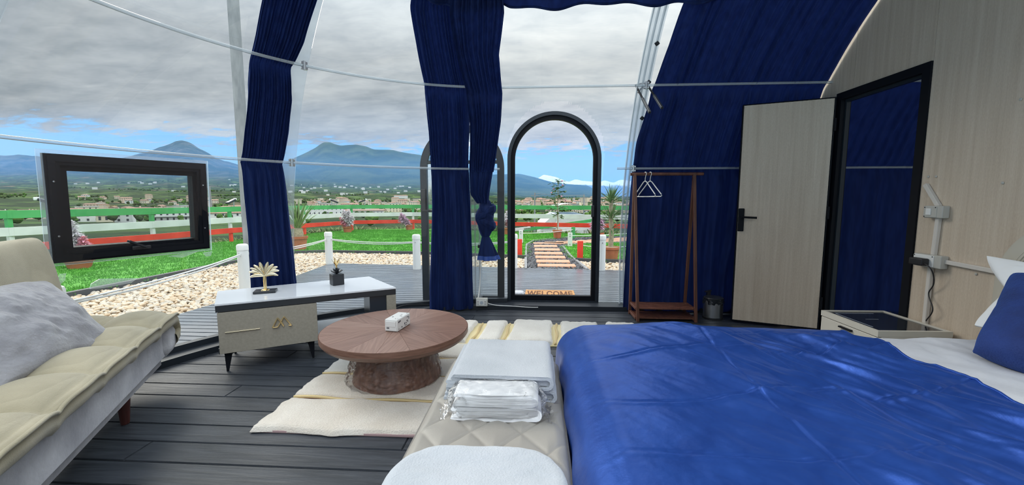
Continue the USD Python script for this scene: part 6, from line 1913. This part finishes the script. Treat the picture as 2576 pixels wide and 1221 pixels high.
def tree(kind, pos, s, rz):
    nm, lab, gp = TREE_KINDS[kind]
    if kind not in tree0:
        t = thing(nm, lab, 'tree', pos, rz, gp, None, s)
        obj('crown', crown(kind + 2), M['treeleaf'][kind], t, smooth=True)
        obj('trunk', lathe([(0, -1.0), (0.28, -1.0), (0.18, 2.6), (0, 2.6)], 8), M['trunk'], t)
        tree0[kind] = t
        return t
    return dup(tree0[kind], pos, rz, scale=s)


# scrub just beyond the fence
r_ = np.random.default_rng(404)
bl = []
ln = LineString([(x * 1.10 - 0.2, y * 1.06 + 0.9) for x, y in FENCE])
for k in range(1500):
    p_ = np.array(ln.interpolate(r_.uniform(0, 1), normalized=True).coords[0]) + r_.normal(0, 0.5, 2) + np.array([0, 0.8]) * r_.random()
    bl.append(p_)
bl = np.array(bl)
dz_ = -0.75 + 0.5 * fbm(np.c_[bl * 0.9, bl[:, 0] * 0], 3, 5)
sb_ = [blade(0.5, 0.03, 1.1, a_ * 2.4, (0.04 * math.cos(a_ * 2.4), 0.04 * math.sin(a_ * 2.4), 0), 0.6, 5) for a_ in range(10)]
M['weed'] = [noisy('tall_weeds_%s' % k, a, b, 3, 0.9, coords='object') for k, a, b in (('green', (0.06, 0.13, 0.03), (0.13, 0.21, 0.06)), ('straw', (0.16, 0.18, 0.07), (0.26, 0.26, 0.12)))]
sc = r_.uniform(0.6, 1.3, len(bl))
w_ = instancer('weeds', [(join(*sb_), M['weed'][0]), (join(*sb_[:7]), M['weed'][1])], np.c_[bl, dz_], np.repeat(sc[:, None], 3, 1), np.stack([0 * sc, 0 * sc, r_.uniform(0, 6.28, len(sc))], 1), '/World')
tag(stage.GetPrimAtPath(w_), 'tall weeds growing along the outside of the fence', 'weeds')

# houses
M['wall_'] = {k: plain('render_' + k, c, 0.85) for k, c in (('white', (0.68, 0.68, 0.65)), ('cream', (0.66, 0.58, 0.44)), ('yellow', (0.70, 0.60, 0.33)), ('peach', (0.64, 0.50, 0.38)), ('grey', (0.47, 0.46, 0.44)))}
M['roof_'] = {k: noisy('roof_' + k, a, b, 0.8, 0.85, coords='object') for k, a, b in (('terracotta', (0.28, 0.155, 0.105), (0.39, 0.245, 0.18)), ('brown', (0.26, 0.17, 0.13), (0.36, 0.25, 0.19)), ('grey', (0.40, 0.40, 0.39), (0.52, 0.51, 0.49)))}
M['winpane'] = plain('far_window', (0.045, 0.05, 0.06), 0.2)


def gable(w, d, h, rise, over=0.5, hip=0.0):
    x, y = w / 2 + over, d / 2 + over
    v_ = np.array([(-x, -y, h), (x, -y, h), (x, y, h), (-x, y, h), (-x + hip, 0, h + rise), (x - hip, 0, h + rise), (-x, -y, h - 0.25), (x, -y, h - 0.25), (x, y, h - 0.25), (-x, y, h - 0.25)])
    f_ = [(0, 1, 5), (0, 5, 4), (2, 3, 4), (2, 4, 5), (1, 2, 5), (3, 0, 4), (6, 7, 1), (6, 1, 0), (7, 8, 2), (7, 2, 1), (8, 9, 3), (8, 3, 2), (9, 6, 0), (9, 0, 3), (6, 9, 8), (6, 8, 7)]
    return as_tm((v_, np.array(f_)))


def villa(*a, **k):
    TAKEN.append((a[4], a[6] * 0.6))
    return house(*a, **k)


def house(name, lab, cat, grp, pos, rz, w, d, h, wall_, roof_, rise=2.2, hip=0.0, floors=2, nwin=3, balcony=False, flat=False, scale=None, windows=True, chim=True):
    t = thing(name, lab, cat, pos, rz, grp, None, scale)
    bd = obj('walls', box(-w / 2, w / 2, -d / 2, d / 2, -3, h), M['wall_'][wall_], t, smooth=False)
    if flat:
        obj('roof', join(box(-w / 2 - 0.3, w / 2 + 0.3, -d / 2 - 0.3, d / 2 + 0.3, h, h + 0.35), box(-w / 2 - 0.2, w / 2 + 0.2, -d / 2 - 0.2, -d / 2 + 0.05, h + 0.35, h + 0.9)), M['roof_'][roof_], t, smooth=False)
    else:
        rf = obj('roof', gable(w, d, h, rise, 0.5, hip), M['roof_'][roof_], t, smooth=False)
        if chim:
            obj('chimney', box(w * 0.18, w * 0.18 + 0.7, -0.2, 0.5, h + rise * 0.4, h + rise + 0.9), M['wall_'][wall_], rf, smooth=False)
    if windows:
        fh = h / floors
        for f_ in range(floors):
            for k in range(nwin):
                x = -w / 2 + (k + 0.5) * w / nwin
                obj('window', box(x - 0.55, x + 0.55, -d / 2 - 0.08, -d / 2 + 0.02, f_ * fh + fh * 0.30, f_ * fh + fh * 0.78), M['winpane'], t, smooth=False)
        if balcony:
            for f_ in range(1, floors):
                obj('balcony', join(box(-w / 2 + 0.5, w / 2 - 0.5, -d / 2 - 1.4, -d / 2, f_ * fh - 0.1, f_ * fh + 0.1), box(-w / 2 + 0.5, w / 2 - 0.5, -d / 2 - 1.4, -d / 2 - 1.3, f_ * fh + 0.1, f_ * fh + 1.0)), M['wall_'][wall_], t, smooth=False)
    return t


def face_me(px, extra=0.0):
    return math.degrees(math.atan2(-(px - 1288) / F, 1)) + math.degrees(YAW) + extra


PROTO = {}
KINDS = [('town_house', 'house with terracotta roof and cream walls in the town below', 'cream town houses', (12, 10, 6.5, 'cream', 'terracotta'), dict()),
         ('town_house', 'white house with brown hipped roof in the town below', 'white town houses', (13, 11, 6.5, 'white', 'brown'), dict(hip=4.0)),
         ('apartment_block', 'peach apartment block with terracotta roof in the town below', 'peach apartment blocks', (22, 12, 12, 'peach', 'terracotta'), dict(floors=4, nwin=5, hip=4.0)),
         ('apartment_block', 'cream apartment block with flat roof in the town below', 'cream apartment blocks', (18, 12, 11, 'cream', 'grey'), dict(floors=4, nwin=4, flat=True)),
         ('town_house', 'peach house with terracotta roof in the town below', 'peach town houses', (11, 9, 6, 'peach', 'terracotta'), dict())]


def town(k, px, depth, s, extra):
    nm, lab, grp, a_, kw = KINDS[k]
    pos = land(px, depth)
    if k not in PROTO:
        PROTO[k] = house(nm, lab, 'house' if 'house' in nm else 'apartment block', grp, pos, face_me(px, extra), *a_, scale=s, **kw)
        return
    dup(PROTO[k], pos, face_me(px, extra), scale=s)


villa('villa', 'white villa with low tiled roof behind the white rail, left in the window view', 'house', None, land(218, 262), face_me(218, 8), 12, 10, 5.6, 'white', 'grey', floors=2, nwin=3, rise=1.4)
villa('villa', 'cream house with red tiled porch roof between two white villas', 'house', None, land(268, 258), face_me(268, 2), 9, 9, 4.6, 'cream', 'terracotta', floors=1, nwin=3, rise=1.3)
villa('villa', 'plain white villa with blank side wall beside the spreading tree', 'house', None, land(316, 252), face_me(316, -12), 8, 9, 5.6, 'white', 'grey', floors=2, nwin=2, rise=1.2)
villa('villa', 'big white house with long balconies and wide gable, right in the window view', 'house', None, land(440, 300), face_me(440, -4), 24, 12, 7.0, 'white', 'brown', floors=2, nwin=7, rise=2.4, balcony=True)
villa('villa', 'cream house with terracotta roof beside the balconied house', 'house', None, land(392, 330), face_me(392, 20), 9, 9, 6.5, 'cream', 'terracotta', rise=2)
villa('villa', 'long low white building with red roof, right of the black window', 'house', None, land(560, 300), face_me(560, 6), 22, 10, 6.0, 'white', 'terracotta', floors=2, nwin=5, rise=2)
villa('yellow_block', 'pale yellow block with dark pyramid roof on the hill in the window view', 'building', None, land(208, 640), face_me(208, -10), 17, 14, 10, 'yellow', 'grey', floors=3, nwin=4, hip=7.0, rise=4)
villa('yellow_block', 'pale yellow flat block left of the pyramid roof', 'building', None, land(182, 660), face_me(182, 6), 14, 14, 11, 'yellow', 'grey', floors=3, nwin=3, flat=True)
villa('white_block', 'white house with stepped roof beside the crane', 'building', None, land(312, 640), face_me(312, 0), 20, 12, 9, 'white', 'brown', floors=3, nwin=5, hip=5)
villa('industrial_hall', 'long white industrial hall behind the yucca and white rail', 'hall', None, land(808, 520, 2.0), face_me(808, 14), 46, 26, 11, 'white', 'grey', floors=2, nwin=9, flat=True)
villa('industrial_hall', 'long reddish grey factory hall behind the pink plumes', 'hall', None, land(910, 640, -2), face_me(910, -4), 66, 20, 9, 'grey', 'brown', floors=1, nwin=12, rise=2)
villa('industrial_hall', 'low white flat hall left of the leaf handle', 'hall', None, land(905, 900, 4), face_me(905, 0), 60, 16, 6, 'white', 'grey', floors=1, nwin=9, flat=True)
villa('church', 'pale church like block with tall front above the town', 'building', None, land(996, 1500, 6), face_me(996, 5), 26, 14, 17, 'peach', 'terracotta', floors=4, nwin=5, hip=4)
villa('white_block', 'long white block on the slope above the town', 'building', None, land(1010, 1900, 10), face_me(1010, -8), 60, 14, 10, 'white', 'terracotta', floors=3, nwin=9)

r_ = np.random.default_rng(77)
for (pa, pb, da, db, n, ks) in ((-60, 110, 420, 700, 6, [0, 1, 4]), (150, 600, 400, 620, 22, [0, 1, 0, 4, 3]), (150, 610, 620, 1500, 40, [0, 1, 4, 0, 2]), (750, 1060, 700, 1150, 20, [0, 1, 4, 3]), (750, 1062, 1080, 1800, 74, [0, 2, 1, 3, 1, 0]), (1280, 1580, 700, 1400, 34, [0, 1, 2, 4]), (1280, 1600, 1100, 1900, 50, [0, 2, 1, 3, 1])):
    for j in range(n):
        k_, s_, e_ = int(r_.choice(ks)), float(r_.uniform(0.95, 1.45)), float(r_.choice([0, 0, 25, -30, 60]))
        for _ in range(40):
            px, d_ = float(r_.uniform(pa, pb)), float(math.exp(r_.uniform(math.log(da), math.log(db))))
            if free(land(px, d_), KINDS[k_][3][0] * 0.58 * s_):
                town(k_, px, d_, s_, e_)
                break
# scattered white farmhouses on the slopes
fh_ = house('farmhouse', 'tiny white farmhouse on the slope under the mountains', 'house', 'white farmhouses on the slopes', land(960, 3300), face_me(960), 18, 11, 7, 'white', 'grey', windows=False, chim=False)
for j in range(58):
    px = float(r_.choice([r_.uniform(160, 600), r_.uniform(730, 1060), r_.uniform(730, 1060)]))
    d_ = float(r_.uniform(2400, 4600))
    dup(fh_, land(px, d_), face_me(px, r_.uniform(-30, 30)), scale=float(r_.uniform(0.8, 1.5)))

r_ = np.random.default_rng(31)
n_t = 0
for (pa, pb, da, db, n, s0, s1) in ((-150, 100, 150, 420, 10, 0.9, 1.5), (120, 600, 240, 420, 34, 0.7, 1.3), (160, 600, 420, 1500, 64, 0.9, 1.8), (720, 1060, 150, 260, 14, 0.5, 0.9), (720, 1060, 420, 1000, 42, 0.9, 1.7), (720, 1060, 1000, 1900, 60, 1.2, 2.2), (1280, 1560, 150, 420, 22, 0.7, 1.2), (1280, 1580, 420, 1700, 56, 1.0, 1.9)):
    for k in range(n):
        kd, s_, rz_ = int(r_.choice([0, 0, 1, 2, 2])), float(r_.uniform(s0, s1)), float(r_.uniform(0, 360))
        for _ in range(40):
            p_ = land(r_.uniform(pa, pb), math.exp(r_.uniform(math.log(da), math.log(db))), -0.4)
            if free(p_, 2.6 * s_):
                tree(kd, p_, s_, rz_)
                break
        n_t += 1
# the big tree with a spreading crown behind the white rail, seen in the window
tree(0, land(350, 250, -0.3), 1.25, 40)
TAKEN.append((land(350, 250), 3.4))
# woods and hedgerows farther off, past counting
far_px, far_d = [], []
for k in range(90):
    px0, d0 = r_.uniform(-250, 1650), math.exp(r_.uniform(math.log(700), math.log(4200)))
    m_ = int(r_.integers(10, 34))
    ang0 = r_.uniform(-0.5, 0.5)
    sp = r_.normal(0, 1, m_)
    far_px += list(px0 + sp * 26 * math.cos(ang0) + r_.normal(0, 3, m_))
    far_d += list(np.clip(d0 + sp * 160 * math.sin(ang0) + r_.normal(0, 20, m_), 600, 4800))
far_px, far_d = np.array(far_px), np.array(far_d)
P_ = land(far_px, far_d, -1.0)
from scipy.spatial import cKDTree
kd_ = cKDTree(np.array([q[:2] for q, _ in TAKEN]))
dd_, ii_ = kd_.query(P_[:, :2])
P_ = P_[dd_ > np.array([q for _, q in TAKEN])[ii_] + 7]
sc = r_.uniform(1.0, 2.2, len(P_))
w_ = instancer('woods', [(crown(20 + k, 1), M['treeleaf'][k]) for k in range(3)], P_, np.repeat(sc[:, None], 3, 1), np.stack([0 * sc, 0 * sc, r_.uniform(0, 6.28, len(sc))], 1), '/World')
tag(stage.GetPrimAtPath(w_), 'woods and hedgerows of the far valley slopes', 'woods')
# crane, poles and wires
TAKEN.append((land(280, 600), 5.0))
cr = thing('tower_crane', 'yellow tower crane among the houses in the window view', 'crane', land(280, 600), 20)
M['craneyellow'] = plain('crane_yellow', (0.50, 0.33, 0.10), 0.5)
obj('mast', join(*[bar((x, y, -2), (x, y, 16), 0.25) for x in (-.6, .6) for y in (-.6, .6)], *[bar((-.6, -.6, z), (.6, -.6, z + 1.5), 0.18) for z in np.arange(0, 15, 1.5)]), M['craneyellow'], cr, smooth=False)
obj('jib', join(bar((-4, 0, 16), (9, 0, 16), 0.5, 0.6), bar((0, 0, 16), (0, 0, 18.5), 0.3), bar((0, 0, 18.5), (8, 0, 16.2), 0.12), bar((0, 0, 18.5), (-4, 0, 16.2), 0.12)), M['craneyellow'], cr, smooth=False)
for px, d_, top, lab in ((1345, 70, 485, 'slim grey pole left of the flowering tree crown'), (1468, 62, 489, 'grey pole at the right end of the greenhouse roof'), (1491, 66, 497, 'short grey pole close to the door frame'), (534, 420, 470, 'tall mast right of the black window')):
    b_ = land(px, d_)
    zt = H + (504 - top) / F * d_
    t = thing('pole', lab, 'pole', b_)
    obj('shaft', lathe([(0, -1), (0.16 * d_ / 65, -1), (0.10 * d_ / 65, zt - b_[2]), (0, zt - b_[2])], 10), M['lamppost'], t)
    obj('cross_arm', box(-0.6 * d_ / 65, 0.6 * d_ / 65, -0.05, 0.05, zt - b_[2] - 0.5, zt - b_[2] - 0.4), M['lamppost'], t, smooth=False)
for (pa, ya, da), (pb, yb, db), lab in (((1345, 487, 70), (1468, 491, 62), 'thin wire between the poles behind the flowering tree'), ((1290, 517, 40), (1345, 503, 70), 'thin wire slanting up to the slim grey pole')):
    A_ = CAM + da * (FH + (pa - 1288) / F * RT) + [0, 0, (504 - ya) / F * da]
    B_ = CAM + db * (FH + (pb - 1288) / F * RT) + [0, 0, (504 - yb) / F * db]
    solo('wire', tube([A_, (A_ + B_) / 2 - [0, 0, 0.15], B_], 0.03, 5), M['lamppost'], lab, 'wire', smooth=True)

# plastic greenhouse behind the fence
M['ghplastic'] = pane_mat('greenhouse_plastic', (0.72, 0.74, 0.72), haze=0.55, hazec=(0.82, 0.83, 0.80))
M['whitesheet'] = plain('white_roof_sheet', (0.66, 0.67, 0.70), 0.5)
gp_ = CAM + 42 * (FH + (1438 - 1288) / F * RT)
gh = thing('greenhouse', 'plastic greenhouse with white curved roof behind the fence', 'greenhouse', (gp_[0], gp_[1], -4.6), face_me(1438, 6))
a_ = np.linspace(0, PI, 24)
def arc(w, h0, rise, y):
    return np.c_[-w / 2 * np.cos(a_), np.full(24, y), h0 + rise * np.sin(a_)]
obj('roof', grid(np.stack([arc(3.2, 4.75, 0.62, y) for y in np.linspace(2, 12, 6)])), M['whitesheet'], gh, smooth=True)
obj('side_cover', grid(np.stack([np.array([(x, y, z) for x, z in ((-3.4, 0), (-3.2, 3.0), (-2.2, 3.9), (-1.5, 4.2), (1.5, 4.2), (2.4, 3.9), (3.3, 3.0), (3.5, 0))]) for y in (0, 12)])), M['ghplastic'], gh, smooth=False)
obj('front_cover', as_tm((np.array([(x, 0, z) for x, z in ((-3.4, 0), (-3.2, 3.0), (-2.2, 3.9), (-1.5, 4.2), (1.5, 4.2), (2.4, 3.9), (3.3, 3.0), (3.5, 0))]), np.array([(0, k, k + 1) for k in range(1, 7)]))), M['ghplastic'], gh, smooth=False)
for x in (-3.3, -1.6, 0.0, 1.7, 3.4):
    obj('upright', bar((x, -0.05, 0), (x * 0.95, -0.05, 3.95 if abs(x) < 3 else 2.9), 0.07), M['post'], gh, smooth=False)
obj('cross_rail', bar((-3.25, -0.06, 2.9), (3.4, -0.06, 2.9), 0.07), M['post'], gh, smooth=False)

# boards of the ramp railing beyond the fence
rr_ = thing('ramp_railing', 'green and white ramp boards sloping behind the red rail', 'railing')
for (pa, ya), (pb, yb), mm, hh in (((1318, 578), (1500, 553), 'railgreen', 0.12), ((1400, 580), (1505, 571), 'railwhite', 0.16), ((1270, 580), (1335, 573), 'railwhite', 0.12)):
    d_ = 16.2
    A_ = CAM + d_ * (FH + (pa - 1288) / F * RT) + [0, 0, (504 - ya) / F * d_]
    B_ = CAM + d_ * (FH + (pb - 1288) / F * RT) + [0, 0, (504 - yb) / F * d_]
    obj('board', bar(A_, B_, 0.03, hh), M[mm], rr_, smooth=False)
for px in (1330, 1400, 1470):
    b_ = CAM + 16.3 * (FH + (px - 1288) / F * RT)
    obj('upright', box(b_[0] - 0.03, b_[0] + 0.03, b_[1] - 0.03, b_[1] + 0.03, -0.9, 0.25), M['post'], rr_, smooth=False)
